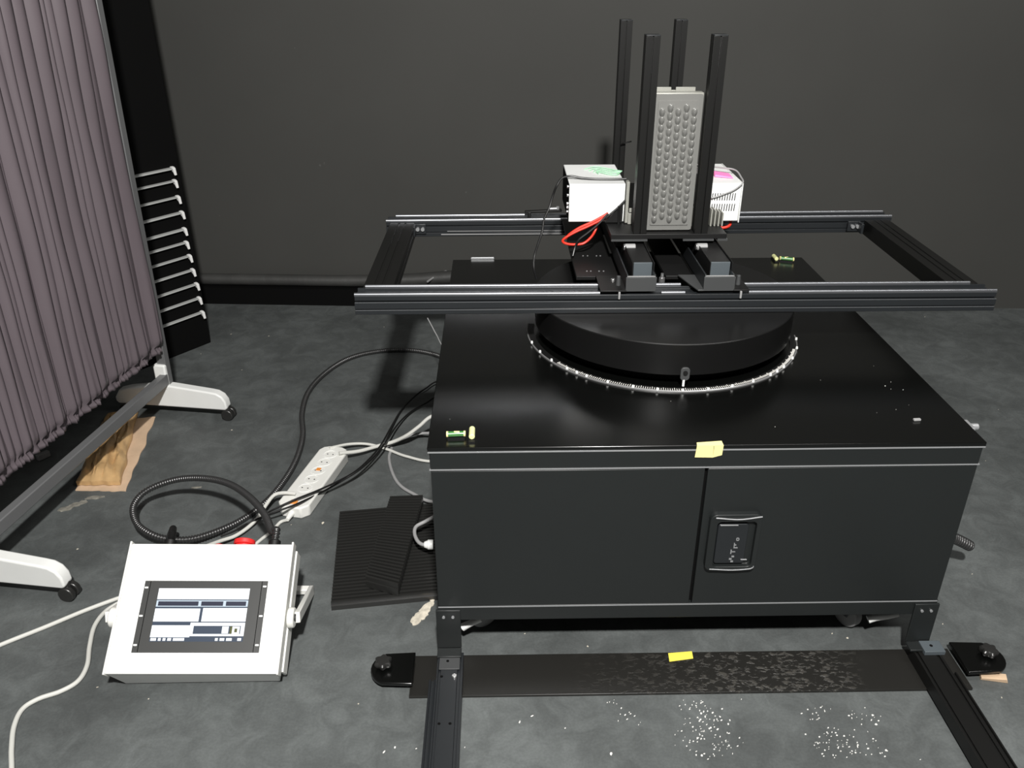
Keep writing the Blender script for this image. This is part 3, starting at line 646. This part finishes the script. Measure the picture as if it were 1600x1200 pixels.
blob('plaster_smear', 'dull grey dried smear on the floor in front of the brown paper bag', 'smeargrey', [(103, 795, .022, .013, .5), (118, 789, .018, .012, .5), (130, 785, .014, .010, .4), (148, 778, .028, .010, .1)], .0002, 6)
blob('plaster_chip', 'flat pale chip on the floor inside the conduit loop', 'smeargrey', [(307, 762, .016, .005, .1)], .0002, 8, cat='chip')

# ================================================================== FLOOR RAIL FRAME
ft = thing('floor_track', 'black floor base of two rails and a scuffed cross plate before the cabinet', 'rail base', (.6, -.2, 0))
b = MB(); b.box(-.062, 1.262, -.117, .010, 0.0, .007); b.build('cross_plate', 'scuffed', ft, bevel=.001)
def frail(x0, sgn):
    # x0 = inner main rail x range start
    P = [(0, 0), (.060, 0), (.060, .036), (.054, .038), (.054, .032), (.048, .032), (.048, .028), (.012, .028), (.012, .032), (.006, .032), (.006, .038), (0, .036)]
    P2 = [(0, 0), (.062, 0), (.062, .034), (.056, .034), (.056, .029), (.049, .029), (.049, .034), (.010, .034), (.010, .029), (.004, .029), (.004, .034), (0, .034)]
    b = MB(); b.prism([(p[0]+x0, p[1]) for p in P2], (0, -.75, .007), (1, 0, 0), (0, 0, 1), (0, .735, 0))
    xo = x0-.017 if sgn < 0 else x0+.062
    b.prism([(xo, 0), (xo+.017, 0), (xo+.017, .024), (xo+.012, .026), (xo+.012, .020), (xo+.005, .020), (xo+.005, .026), (xo, .024)], (0, -.75, .007), (1, 0, 0), (0, 0, 1), (0, .66, 0))
    return b.build('floor_rail', 'alu' if sgn < 0 else 'post', ft, bevel=.0006)  # same rails; darker tone on the right paints its duller view angle
r1 = frail(.001, -1); r2 = frail(1.152, 1)
b = MB(); b.box(.006, .055, -.07, -.020, .0405, .044); b.build('grey_insert', 'greyplate', r1, bevel=.001)
b = MB()
for x, y in ((.026, -.045), (.014, -.09), (.016, -.225), (.040, -.225)): b.cyl((x, y, .0395), (x, y, .0446 if y > -.05 else .0414), .0035, n=12)
b.build('screw_hole', 'void', r1)
b = MB(); b.cyl((.044, -.092, .0405), (.044, -.092, .047), .006, n=12); b.build('bolt', 'steel', r1, bevel=.001)
b = MB(); b.box(1.172, 1.222, -.045, -.008, .0405, .052); b.build('grey_insert', 'greyblue', r2, bevel=.001)
b = MB(); b.cyl((1.195, -.025, .052), (1.195, -.025, .0525), .004, n=12); b.build('screw_hole', 'void', r2)
def foot_tab(s, x0, x1, yc, kx):
    # swivelling foot plate with rounded end and a knob
    P = []; hw = .050
    if s < 0: P = [(x1, -hw), (x1, hw)]+[(x0+.050+.050*math.cos(a), hw*math.sin(a)) for a in [PI*.62+PI*.76*i/10 for i in range(11)]]
    else: P = [(x0, hw), (x0, -hw)]+[(x1-.050+.050*math.cos(a), hw*math.sin(a)) for a in [-PI*.38+PI*.76*i/10 for i in range(11)]]
    b = MB(); b.prism(P, (0, yc, .018), (1, 0, 0), (0, 1, 0), (0, 0, .010)); b.box(min(x0, x1)+.02 if s > 0 else x1-.03, x0+.03 if s > 0 else x1, yc-.03, yc+.03, .007 if 0 else 0.0, .018)
    o = b.build('foot_plate', 'cabtop', ft, bevel=.0025, seg=3)
    b = MB(); c = Vector((kx, yc+.005, .028)); n = 40
    prof = [(.006, 0), (.008, .005), (.020, .006), (.022, .010), (.022, .017), (.018, .021), (0, .022)]
    R = []
    for i in range(n):
        a = 2*PI*i/n; k = 1-.24*(.5+.5*math.cos(6*a)); R.append([b.bm.verts.new(c+Vector((p[0]*math.cos(a)*(k if p[0] > .01 else 1), p[0]*math.sin(a)*(k if p[0] > .01 else 1), p[1]))) for p in prof])
    for i in range(n):
        for j in range(len(prof)-1): b._f([R[i][j], R[(i+1) % n][j], R[(i+1) % n][j+1], R[i][j+1]])
    bmesh.ops.remove_doubles(b.bm, verts=b.bm.verts, dist=1e-6)
    kn = b.build('knob', 'rubber', o)
    b = MB(); b.cyl((kx, yc+.005, 0), (kx, yc+.005, .018), .015, n=20); b.build('foot_pad', 'black', o)
foot_tab(-1, -.158, -.055, -.048, -.128)
foot_tab(1, 1.262, 1.372, -.038, 1.335)
b = MB(); b.hexa([at(1531, 1062, 0), at(1575, 1068, 0), at(1572, 1056, 0), at(1529, 1050, 0), at(1534, 1060, .010), at(1574, 1062, .010), at(1572, 1053, .010), at(1531, 1049, .010)])
tag(b.build('wood_scrap', 'wood', bevel=.001), 'small raw wood scrap lying by the right foot plate on the floor', 'wood scrap')

# ================================================================== PARTITION SCREEN
sp_ = Vector((-1.082, 1.255, 0)); sdir = Vector((-.150, -.960, 0)).normalized(); sperp = Vector((-sdir.y, sdir.x, 0)); sperp = sperp if sperp.x > 0 else -sperp
SL = .985
scr = thing('partition_screen', 'mobile partition screen with pleated purple grey fabric on the left', 'partition screen', tuple(sp_+sdir*SL/2))
lean = Vector((.016, 0, .96))                      # slight lean of the whole screen
def sp3(t, off, z): return sp_+sdir*t+sperp*off+Vector((.020*(z-.1), 0, z))
for i, t in enumerate((0, SL)):
    b = MB(); b.bar(sp3(t-.006, .006, .09), sp3(t-.006, .006, 1.82), .034, .030, up=sdir); b.build('upright', 'greypaint' , scr, bevel=.003)
    c = sp_+sdir*t
    # foot: long low arm with rounded ends, swept in profile
    L0, L1 = -.20, .238
    prof = [(L0, .055), (L0+.01, .044), (L1-.008, .044), (L1, .052), (L1-.003, .080), (L1-.015, .100), (L1-.035, .112), (L1-.06, .116), (.03, .132), (-.03, .130), (L0+.06, .112), (L0+.02, .100), (L0, .07)]
    b = MB(); b.prism(prof, c-sdir*.019, sperp, (0, 0, 1), sdir*.038); fo = b.build('foot', 'white', scr, bevel=.006, seg=3)
    b = MB(); b.bar(c+Vector((0, 0, .115)), c+Vector((.002, 0, .215)), .046, .040, up=sdir); b.build('upright_socket', 'white', fo, bevel=.006, seg=3)
    for k in (L0+.03, L1-.006):
        q = c+sperp*k
        b = MB(); b.cyl(q+Vector((0, 0, .0225))-sdir*.020, q+Vector((0, 0, .0225))-sdir*.004, .022, n=28); b.cyl(q+Vector((0, 0, .0225))+sdir*.004, q+Vector((0, 0, .0225))+sdir*.020, .022, n=28)
        b.cyl(q+Vector((0, 0, .03)), q+Vector((0, 0, .056)), .008, n=14)
        b.build('caster', 'rubber', fo, bevel=.003)
b = MB(); b.bar(sp3(.012, .012, .158), sp3(SL-.01, .012, .164), .028, .040); b.build('crossbar', 'greypaint', scr, bevel=.003)
b = MB(); b.bar(sp3(-.01, 0, 1.80), sp3(SL+.01, 0, 1.80), .028, .028); b.build('top_bar', 'greypaint', scr, bevel=.003)
# pleated fabric
random.seed(5)
NS, NZ = 1100, 70
edges = [0.]
while edges[-1] < SL-.03: edges.append(edges[-1]+random.choice((.020, .028, .040, .052, .058))*random.uniform(.85, 1.15))
edges[-1] = SL-.03
amps = [random.uniform(.55, 1.15) for _ in edges]
b = MB(); G = []
import bisect
zb0 = .275
for j in range(NZ+1):
    v = j/NZ; z = zb0+(1.785-zb0)*(v**1.15); row = []
    for i in range(NS+1):
        s_ = (SL-.03)*i/NS
        sw = s_ + .006*math.sin(s_*9+z*2.1)*(1-v)*1.2+.004*noise.noise(Vector((s_*14, z*2.2, 3)))
        sw = min(max(sw, 0), SL-.0301)
        k = max(0, bisect.bisect_right(edges, sw)-1); k = min(k, len(edges)-2)
        u = (sw-edges[k])/(edges[k+1]-edges[k]); a = amps[k]
        d = a*math.sin(PI*u)**.8*min(1.5, (edges[k+1]-edges[k])/.034)
        d2 = .5+.5*math.sin(s_*240+5*noise.noise(Vector((s_*8, z*.8, 0))))
        lo = max(0, 1-(z-zb0)/.38)
        amp = .022*(.75+.5*noise.noise(Vector((s_*6, z*1.6, 7))))
        off = .010+amp*d+.0060*d2*lo+.0025*noise.noise(Vector((s_*20, z*5, 1)))
        off += .014*(.5+noise.noise(Vector((s_*13, z*.7, 11))))
        hem = max(0, 1-abs(z-(zb0+.030))/.012)
        off = off*(1-.6*hem)
        if z < zb0+.03: off = off*.6+.0035*math.sin(s_*330+3*math.sin(s_*50))+.004
        zz = z+(.0025*math.sin(s_*190+2*math.sin(s_*40)) if j == 0 else 0)
        row.append(b.bm.verts.new(sp3(s_+.028, off+.002, zz)))
    G.append(row)
for j in range(NZ):
    for i in range(NS): b._f([G[j][i], G[j][i+1], G[j+1][i+1], G[j+1][i]])
fab = b.build('fabric', 'fabric', scr, ang=180)
sol = fab.modifiers.new('thick', 'SOLIDIFY'); sol.thickness = .0015; sol.offset = -1
p = at(67, 708, .02)
b = MB(); b.bar((p.x-.012, p.y-.02, .012), (p.x+.012, p.y+.015, .012), .018, .022); tag(b.build('grey_clip', 'greyroll', bevel=.003), 'small grey plastic clip on the floor under the pleated screen', 'clip')

# ================================================================== SLATTED BLACK RACK
Ar, Br = Vector((-1.13, 1.913, 0)), Vector((-1.262, 1.737, 0)); rdv = (Br-Ar).normalized(); rn = Vector((-rdv.y, rdv.x, 0)); rn = rn if rn.x > 0 else -rn
rk = thing('slatted_rack', 'tall black rack with a column of pale edged slats behind the screen', 'rack', tuple(Ar+rdv*.3-rn*.2))
b = MB(); q = [Ar, Ar+rdv*.75, Ar+rdv*.75-rn*.40, Ar-rn*.40]
b.hexa([v+Vector((0, 0, .0)) for v in q]+[v+Vector((0, 0, 1.95)) for v in q]); b.build('carcass', 'void', rk, bevel=.004)
tips = [(272, 262), (275, 282), (280, 307), (286, 331), (290, 357), (293, 378), (298, 399), (303, 421), (309, 443), (313, 465), (318, 487)]
for i, (x, y) in enumerate(tips):
    tp = atp(x, y, Ar+rn*.012, rn); L = .40
    t0 = (tp-Ar).dot(rdv); z = tp.z
    o = Ar+rdv*t0+rn*.0005+Vector((0, 0, z-.012))
    th = .0055 if i not in (0, 3, 4) else .008
    prof = [(0, .010), (.004, .0125), (.030, .012-.002), (.034, .008-.002), (.034, .008-.002-th), (.030, .006-th), (.0, .004)]
    th *= 1.0; prof = [(0, .014), (.010, .0135), (.016, .012), (.018, .012-th*.7), (.010, .0115-th*.7), (0, .010)]
    b = MB(); b.prism(prof, o+rdv*.012, rn, (0, 0, 1), rdv*L); sl = b.build('slat', 'slat', rk, bevel=.0008)
    b = MB(); b.prism([(.0, .017), (.012, .017), (.021, .012), (.024, -.016), (.016, -.004), (.0, .006)], o+rdv*.0, rn, (0, 0, 1), rdv*.0115); b.build('end_cap', 'slatcap', sl, bevel=.001)
blob('plaster_chip', 'pair of pale chips on the floor at the foot of the slatted rack', 'smeargrey', [(301, 543, .012, .006, .8), (281, 552, .012, .006, .8)], .0002, 18, cat='chip')

# ================================================================== BROWN PAPER BAG
def sheet(name_, label, m_, corners, z0, amp, seed, th=.004, fold=True, par=None):
    random.seed(seed); n, k = 40, 24; b = MB(); G = []
    A, B, Cc, Dd = corners
    for i in range(n+1):
        row = []
        for j in range(k+1):
            u, v = i/n, j/k
            p = (A*(1-u)+B*u)*(1-v)+(Dd*(1-u)+Cc*u)*v
            h = amp*(.5+.6*noise.noise(Vector((u*5+seed, v*7, 0)))+.35*noise.noise(Vector((u*13, v*17+seed, 0))))
            edge = min(1, 8*min(v, 1-v), 10*min(u, 1-u)); h = max(0, h)*edge
            wob = Vector((noise.noise(Vector((u*6, v*6, seed)))*.008, noise.noise(Vector((u*6, v*6, seed+5)))*.008, 0))
            row.append(b.bm.verts.new(p+wob+Vector((0, 0, z0+th+h))))
        G.append(row)
    # closed underside
    for i in range(n):
        for j in range(k): b._f([G[i][j], G[i+1][j], G[i+1][j+1], G[i][j+1]])
    rim = [G[i][0] for i in range(n+1)]+[G[n][j] for j in range(1, k+1)]+[G[i][k] for i in range(n-1, -1, -1)]+[G[0][j] for j in range(k-1, 0, -1)]
    lo = [b.bm.verts.new(Vector((v.co.x, v.co.y, z0))) for v in rim]
    for i in range(len(rim)): b._f([rim[i], rim[(i+1) % len(rim)], lo[(i+1) % len(rim)], lo[i]])
    b._f(lo)
    return b.build(name_, m_, par, ang=60)
bag = thing('paper_bag', 'crumpled brown kraft paper bag folded flat on the floor beneath the screen bar', 'paper bag', tuple(at(180, 710, 0)))
sheet('back_layer', None, 'brown2', [at(160, 660, 0), at(118, 767, 0), at(197, 768, 0), at(243, 652, 0)], .0, .003, 2, th=.003, par=bag)
sheet('front_layer', None, 'brown', [at(170, 650, .01), at(120, 757, .01), at(188, 756, .01), at(216, 640, .01)], .006, .030, 9, th=.006, par=bag)

# ================================================================== CONTROL BOX
cq = dict(c=(-.556, .017, .167), yaw=-.011, tilt=.605, roll=-.033, w=.388, l=.306, t=.078)
a_ = Vector((math.cos(cq['yaw']), math.sin(cq['yaw']), 0)); b_ = Vector((-math.sin(cq['yaw'])*math.cos(cq['tilt']), math.cos(cq['yaw'])*math.cos(cq['tilt']), math.sin(cq['tilt'])))
n_ = a_.cross(b_); a_ = a_*math.cos(cq['roll'])+n_*math.sin(cq['roll']); n_ = a_.cross(b_)
mw = Matrix((a_, b_, n_)).transposed().to_4x4(); mw.translation = Vector(cq['c'])
cb = thing('control_box', 'tilted white control box with a lit touch display propped on its handle', 'control box', matrix=mw)
BW, BL, BT = cq['w']/2, cq['l']/2, cq['t']
def loc(x, y, zl=0):                             # picture point -> local xy on the face
    p = atp(x, y, mw.translation+n_*zl, n_); q = mw.inverted() @ p; return q.x, q.y
fl0, fl1 = mw.inverted() @ at(196, 1068, .004), mw.inverted() @ at(438, 1064, .004)
b = MB(); b.hexa([tuple(fl0), tuple(fl1), (BW-.004, BL-.004, -BT), (-BW+.018, BL-.004, -BT), (-BW, -BL, -.010), (BW, -BL, -.010), (BW, BL, -.010), (-BW, BL, -.010)])
b.hexa([(-BW, -BL, -.0099), (BW, -BL, -.0099), (BW, BL, -.0099), (-BW, BL, -.0099), (-BW, -BL, 0), (BW, -BL, 0), (BW, BL, 0), (-BW, BL, 0)])
b.build('housing', 'white', cb, bevel=.002, local=True)
b = MB(); b.box(BW, BW+.005, -BL-.002, BL+.006, -.030, .002); b.build('side_rim', 'whiteplastic', cb, bevel=.0015, local=True)
MB().box(BW, BW+.008, -BL+.01, BL-.006, -BT, -.036).build('side_rim', 'whiteplastic', cb, bevel=.0015, local=True)
MB().box(-BW-.005, -BW, -BL-.002, BL+.006, -.030, .002).build('side_rim', 'whiteplastic', cb, bevel=.0015, local=True)
c4 = [loc(229, 909), loc(419, 907), loc(405, 1020), loc(204, 1020)]
px0, px1 = (c4[0][0]+c4[3][0])/2, (c4[1][0]+c4[2][0])/2; py1, py0 = (c4[0][1]+c4[1][1])/2, (c4[2][1]+c4[3][1])/2
b = MB(); b.box(px0, px1, py0, py1, 0, .003)
pan = b.build('rack_panel', 'rack', cb, bevel=.0008, local=True)
b = MB()
for x in (px0+.013, px1-.014): b.box(x, x+.0015, py0+.001, py1-.001, .003, .0034)
b.build('panel_seam', 'void', pan, local=True)
for x, ys in ((px0+.006, (.10, .50, .90)), (px1-.006, (.10, .50, .92))):
    for k in ys:
        y = py0+(py1-py0)*k; b = MB(); b.prism([(x-.0035+.0, y-.002), (x+.0035, y-.002), (x+.0045, y), (x+.0035, y+.002), (x-.0035, y+.002), (x-.0045, y)], (0, 0, .003), (1, 0, 0), (0, 1, 0), (0, 0, .0006)); b.build('mounting_slot', 'white', pan, local=True)
d4 = [loc(250, 921), loc(392, 919), loc(379, 1003), loc(233, 1003)]
dx0, dx1 = (d4[0][0]+d4[3][0])/2, (d4[1][0]+d4[2][0])/2; dy1, dy0 = (d4[0][1]+d4[1][1])/2, (d4[2][1]+d4[3][1])/2
b = MB()
def ui(u0, u1, v0, v1, mi, lv):
    b.mi = mi; X0, X1 = dx0+(dx1-dx0)*u0, dx0+(dx1-dx0)*u1; Y0, Y1 = dy1-(dy1-dy0)*v0, dy1-(dy1-dy0)*v1
    b.box(X0, X1, Y1, Y0, .0031, .0034+lv*.00025)
ui(0, 1, 0, 1, 0, 0)                                           # blue background
ui(.0, 1.0, .0, .21, 1, 1); ui(.27, .47, .10, .108, 4, 2); ui(.27, .275, .10, .17, 4, 2); ui(.50, .66, .09, .097, 4, 2)
ui(.0, 1.0, .23, .35, 4, 1); ui(.02, .98, .25, .335, 2, 2); ui(.46, .49, .25, .335, 4, 3); ui(.73, .76, .25, .335, 4, 3)
ui(.0, .49, .385, .63, 1, 1); ui(.52, 1.0, .375, .63, 1, 1)
ui(.0, .42, .70, .92, 1, 1); ui(.41, 1.0, .65, .90, 1, 1); ui(.45, .96, .71, .86, 0, 2)
ui(.76, .83, .72, .85, 1, 3); ui(.87, .95, .72, .86, 1, 3); ui(.845, .87, .72, .86, 3, 3); ui(.895, .925, .76, .83, 3, 4)
for u0, u1 in ((.01, .07), (.09, .12), (.14, .17), (.19, .23), (.25, .37), (.70, .73), (.75, .80), (.82, .88), (.94, .98)): ui(u0, u1, .935, .985, 1, 1)
b.build('display', ['dispb', 'dispw', 'dispn', 'dispy', 'displine'], pan, local=True)
# pivots, handle stand
pv = mw.inverted() @ atp(455, 965, mw @ Vector((BW+.015, 0, 0)), a_)
pr = pv.copy(); pr.z = min(max(pr.z, -BT+.02), -.02)
for s in (1, -1):
    x0 = s*(BW+(.008 if s > 0 else .005)); b = MB(); b.cyl((x0, pr.y, pr.z), (x0+s*.016, pr.y, pr.z), .024, n=36); pk = b.build('pivot_knob', 'whiteplastic', cb, bevel=.003, local=True)
    b = MB(); b.cyl((x0+s*.016, pr.y, pr.z), (x0+s*.0185, pr.y, pr.z), .009, n=20); b.build('pivot_bolt', 'black', pk, local=True)
def h_end(s):
    xw = mw @ Vector((s*(BW+.030), pr.y, pr.z)); e = at(487, 922, .014) if s > 0 else None
    if s > 0: return xw, e
    o = mw @ Vector((BW+.030, pr.y, pr.z)); return xw, xw+(at(487, 922, .014)-o)
p1, e1 = h_end(1); p2, e2 = h_end(-1)
e2.z = max(e2.z, .010)
b = MB(); b.bar(p1, e1, .012, .026); b.bar(p2, e2, .012, .026); b.bar(e1, e2, .020, .016); b.build('handle', 'whiteplastic', cb, bevel=.002)
b = MB(); b.cyl((.067, BL, -.040), (.067, BL+.010, -.040), .022, n=24); b.cyl((.067, BL+.010, -.040), (.067, BL+.022, -.040), .026, n=24); b.build('emergency_button', 'redplastic', cb, bevel=.002, local=True)
b = MB(); b.cyl((.004, BL, -.045), (.004, BL+.012, -.045), .012, n=20); b.build('red_connector', 'redplastic', cb, bevel=.002, local=True)
for x in (-.115, .143):
    b = MB(); b.cyl((x, BL, -.035), (x, BL+.020, -.035), .015, n=20); b.build('cable_gland', 'black', cb, bevel=.002, local=True)

# ================================================================== CONDUIT, POWER STRIP, CABLES
def corrugated(name, label, pts, r, pitch=.0105, group=None):
    P = even(pts, pitch/6); b = MB(); rings = []; prev = None; n = 14
    for i, p in enumerate(P):
        d = (P[min(i+1, len(P)-1)]-P[max(i-1, 0)]).normalized()
        e = d.cross(Vector((0, 0, 1))) if prev is None else prev-d*prev.dot(d)
        if e.length < .05: e = d.cross(Vector((1, 0, 0)))
        e.normalize(); prev = e; g = d.cross(e); rr_ = r*(1.02, .98, .86, .72, .86, .98)[i % 6]
        rings.append([b.bm.verts.new(p+(e*math.cos(k*2*PI/n)+g*math.sin(k*2*PI/n))*rr_) for k in range(n)])
    for A, B in zip(rings, rings[1:]):
        for k in range(n): b._f([A[k], A[(k+1) % n], B[(k+1) % n], B[k]])
    b._f(rings[0][::-1]); b._f(rings[-1])
    return tag(b.build(name, 'conduit', ang=180), label, 'conduit', group)
g2 = mw @ Vector((.143, BL+.022, -.035)); g2b = mw @ Vector((.143, BL+.05, -.035))
g1 = mw @ Vector((-.115, BL+.022, -.035)); g1b = mw @ Vector((-.115, BL+.05, -.035))
cp = [g2, g2b, at(425, 830, .235), at(413, 803, .22), at(390, 777, .20), at(360, 757, .175), at(325, 748, .15), at(285, 748, .125), at(250, 757, .10), at(222, 772, .08), at(208, 794, .07), at(214, 818, .06), at(235, 834, .055), at(262, 842, .045), at(300, 842, .035), at(345, 828, .022), at(385, 808, .0105), at(420, 780, .0105), at(446, 748, .0105), at(464, 715, .0105), at(473, 680, .0105), at(472, 645, .0105), at(482, 612, .0105), at(508, 583, .0105), at(545, 560, .0105), at(590, 549, .0105), at(640, 547, .0105), at(680, 554, .0105), at(705, 565, .0105), Vector((.12, at(705, 565, .0105).y-.08, .0105))]
corrugated('corrugated_conduit', 'black corrugated conduit running from the cabinet and looping into the control box', cp, .0100, .0085)
b = MB(); b.tube([g1, g1b, at(264, 842, .085), at(268, 836, .07), at(276, 836, .05)], .009, 12)
tag(b.build('cable_stub', 'cable_b'), 'short thick black cable at the back left of the control box', 'cable')
corrugated('corrugated_conduit', 'short end of black corrugated conduit showing right of the cabinet', [Vector((1.194, .36, .19)), at(1465, 838, .17), at(1480, 839, .155), at(1493, 842, .135), at(1506, 848, .115), at(1515, 853, .10)], .0155)
# power strip
sa, sb = at(525, 706, .022), at(455, 800, .022); sd_ = (sb-sa); SLn = sd_.length; sd_.normalize()
sz = Vector((0, 0, 1)); sx_ = sz.cross(sd_).normalized(); mws = Matrix((sx_, sd_, sz)).transposed().to_4x4(); mws.translation = Vector(((sa.x+sb.x)/2, (sa.y+sb.y)/2, 0))
ps = thing('power_strip', 'white multi socket power strip with orange switch lying on the floor', 'power strip', matrix=mws)
h = SLn/2; ww = .051
b = MB(); pr_ = [(-ww+.030, -h-.008), (ww-.030, -h-.008), (ww-.010, -h+.002), (ww, -h+.022), (ww, h-.022), (ww-.020, h), (-ww+.020, h), (-ww, h-.022), (-ww, -h+.022), (-ww+.010, -h+.002)]
b.prism(pr_, (0, 0, 0), (1, 0, 0), (0, 1, 0), (0, 0, .040)); b.build('casing', 'whiteplastic', ps, bevel=.005, seg=3, local=True)
for k in range(5):
    y = -h+.045+k*(2*h-.10)/4*.80+.0
    b = MB(); b.lathe((0, y, 0), [(.0215, .0395), (.0235, .0395), (.0235, .0415), (.0215, .0415)], 36); s_o = b.build('socket', 'white', ps, local=True)
    b = MB()
    for d in (-.0095, .0095): b.cyl((d, y, .0396), (d, y, .0403), .0026, n=10)
    b.build('socket_hole', 'void', s_o, local=True)
b = MB(); b.box(-.011, .011, h-.034, h-.016, .040, .045); b.build('rocker_switch', 'orange', ps, bevel=.002, local=True)
b = MB(); b.box(-.008, .006, -.045, -.030, .040, .0415); b.build('orange_patch', 'orange', ps, local=True)  # small flat orange patch between the sockets
b = MB(); b.cyl((0, h-.002, .018), (0, h+.03, .014), .011, .006, n=16); b.build('strain_relief', 'whiteplastic', ps, local=True)
zc = .0045
tip = mws @ Vector((0, h+.03, .014))
def c2(p): return Vector(p)
b = MB(); b.tube([tip, at(438, 816, .006), at(425, 830, zc), at(408, 843, zc), at(392, 858, zc), at(380, 880, zc)], .0048, 10); tag(b.build('mains_cable', 'cable_w'), 'pale cord leaving the lower end of the power strip', 'cable')
b = MB(); b.tube([mws @ Vector((-.01, h-.06, .048)), at(443, 770, .055), at(428, 774, .05), at(415, 790, .04), at(405, 806, .03), at(390, 822, .02), at(368, 837, .02), at(345, 845, .03), at(318, 855, .05)], .0055, 10); tag(b.build('mains_cable', 'cable_w'), 'white cord from the power strip to the back of the control box', 'cable')
cable('mains_cable', 'long white cord running from the left side of the control box out of view', [(215, 925, .006), (178, 937, .006), (130, 955, .006), (70, 980, .006), (0, 1008, .006), (-60, 1035, .006), (-260, 1130, .006)], .0055, 'cable_w')
cable('mains_cable', 'white cord curving down the floor left of the control box', [(215, 928, .018), (182, 944, .006), (162, 958, .006), (147, 980, .006), (140, 1010, .006), (136, 1040, .006), (122, 1064, .006), (95, 1080, .006), (60, 1092, .006), (35, 1108, .006), (22, 1135, .006), (18, 1170, .006), (16, 1230, .006), (-10, 1330, .006), (-60, 1450, .006)], .0055, 'cable_w')
cable('mains_cable', 'white cord rising from the power strip to the cabinet flank, thickest one', [(530, 708, .050), (560, 705, .035), (590, 697, .03), (615, 690, .04), (636, 680, .07), (655, 666, .10), (676, 650, .13)], .0062, 'cable_w', end=.006)
cable('mains_cable', 'pale cord branching along the floor from the strip to the cabinet', [(515, 700, .042), (545, 694, .03), (575, 694, .02), (605, 702, .012), (635, 713, .01), (680, 721, .01)], .0048, 'cable_w', end=.10)
cable('mains_cable', 'short pale cord meeting the cabinet flank above the others', [(600, 700, .012), (620, 690, .02), (640, 681, .03), (660, 677, .035), (685, 676, .04)], .0048, 'cable_g', end=.10)
cable('mains_cable', 'grey cord sagging behind the rubber mats to the cabinet', [(612, 700, .006), (608, 716, .006), (613, 738, .006), (624, 757, .006), (645, 771, .01), (680, 784, .02)], .0052, 'cable_g', end=.10)
b = MB(); b.tube([at(680, 806, .09), at(664, 815, .085), at(650, 823, .08), at(648, 835, .075), at(655, 848, .075), at(668, 853, .075)], .0052, 10); tag(b.build('mains_cable', 'cable_g'), 'grey cord looping over the rubber mats to a white plug', 'cable')
b = MB(); q = at(668, 851, .075); b.cyl(q, q+Vector((.016, .0, 0)), .014, n=20); b.cyl(q-Vector((.01, 0, 0)), q, .008, .012, n=20); tag(b.build('white_plug', 'white', bevel=.002), 'white round plug against the cabinet left flank', 'plug')
cable('thin_cable', 'thin black cable crossing over the power strip to the cabinet, upper of two', [(690, 594, .03), (665, 607, .03), (646, 621, .02), (627, 641, .015), (613, 664, .03), (596, 694, .05), (578, 716, .055), (556, 736, .055), (530, 751, .055), (495, 767, .055), (460, 781, .055), (430, 795, .04), (405, 808, .02), (370, 828, .03), (345, 838, .03)], .0032, 'cable_b', end=.10, rev=True)
cable('thin_cable', 'thin black cable crossing over the power strip to the cabinet, lower of two', [(690, 618, .03), (665, 630, .02), (640, 645, .02), (620, 665, .04), (602, 692, .062), (585, 713, .062), (563, 733, .06), (538, 749, .05), (505, 768, .03), (465, 787, .055), (430, 800, .05), (400, 812, .03), (370, 826, .02)], .0032, 'cable_b', end=.10, rev=True)
cable('thin_cable', 'short dark cable at the far left edge of the cabinet below the rail', [(668, 497, .30), (675, 510, .28), (682, 523, .26), (694, 542, .24)], .0022, 'cable_g', end=.006)
b = MB(); b.tube([at(668, 440, .142), at(680, 432, .145), at(693, 425, .150), at(712, 421, .15)], .005, 8); tag(b.build('thin_cable', 'cable_g'), 'short grey cable lying over the end of the rolled cloth', 'cable')

# ================================================================== RIBBED RUBBER MATS
def ribbed(name, label, corners, z0, th, n, m_='rubber', parts=False, side=.0):
    A, B, Cc, Dd = [Vector(c) for c in corners]          # A->B along length (rib stepping), A->D across
    o = None
    b = MB()
    up = Vector((0, 0, 1))
    b.hexa([A+up*z0, Dd+up*z0, Cc+up*z0, B+up*z0, A+up*(z0+th*.6), Dd+up*(z0+th*.6), Cc+up*(z0+th*.6), B+up*(z0+th*.6)])
    for i in range(n):
        u0 = (i+.2)/n; u1 = (i+.7)/n
        p = [A.lerp(B, u0), Dd.lerp(Cc, u0), Dd.lerp(Cc, u1), A.lerp(B, u1)]
        b.hexa([q+up*(z0+th*.6) for q in p]+[q+up*(z0+th) for q in p])
    return tag(b.build(name, m_), label, 'rubber mat')
fl_ = lambda x, y, z: Vector((at(x, y, z).x, at(x, y, z).y, 0))
ribbed('ribbed_mat', 'black ribbed rubber mat flat on the floor beside the cabinet', [fl_(531, 800, .02), fl_(517, 945, .02), fl_(720, 925, .02), fl_(700, 785, .02)], 0, .024, 30)
q = [fl_(610, 778, .05), fl_(571, 908, .045), fl_(622, 922, .045), fl_(661, 776, .05)]
ribbed('ribbed_mat', 'narrow black ribbed rubber ramp lying slantwise on top of the flat mat', q, .0245, .034, 30)
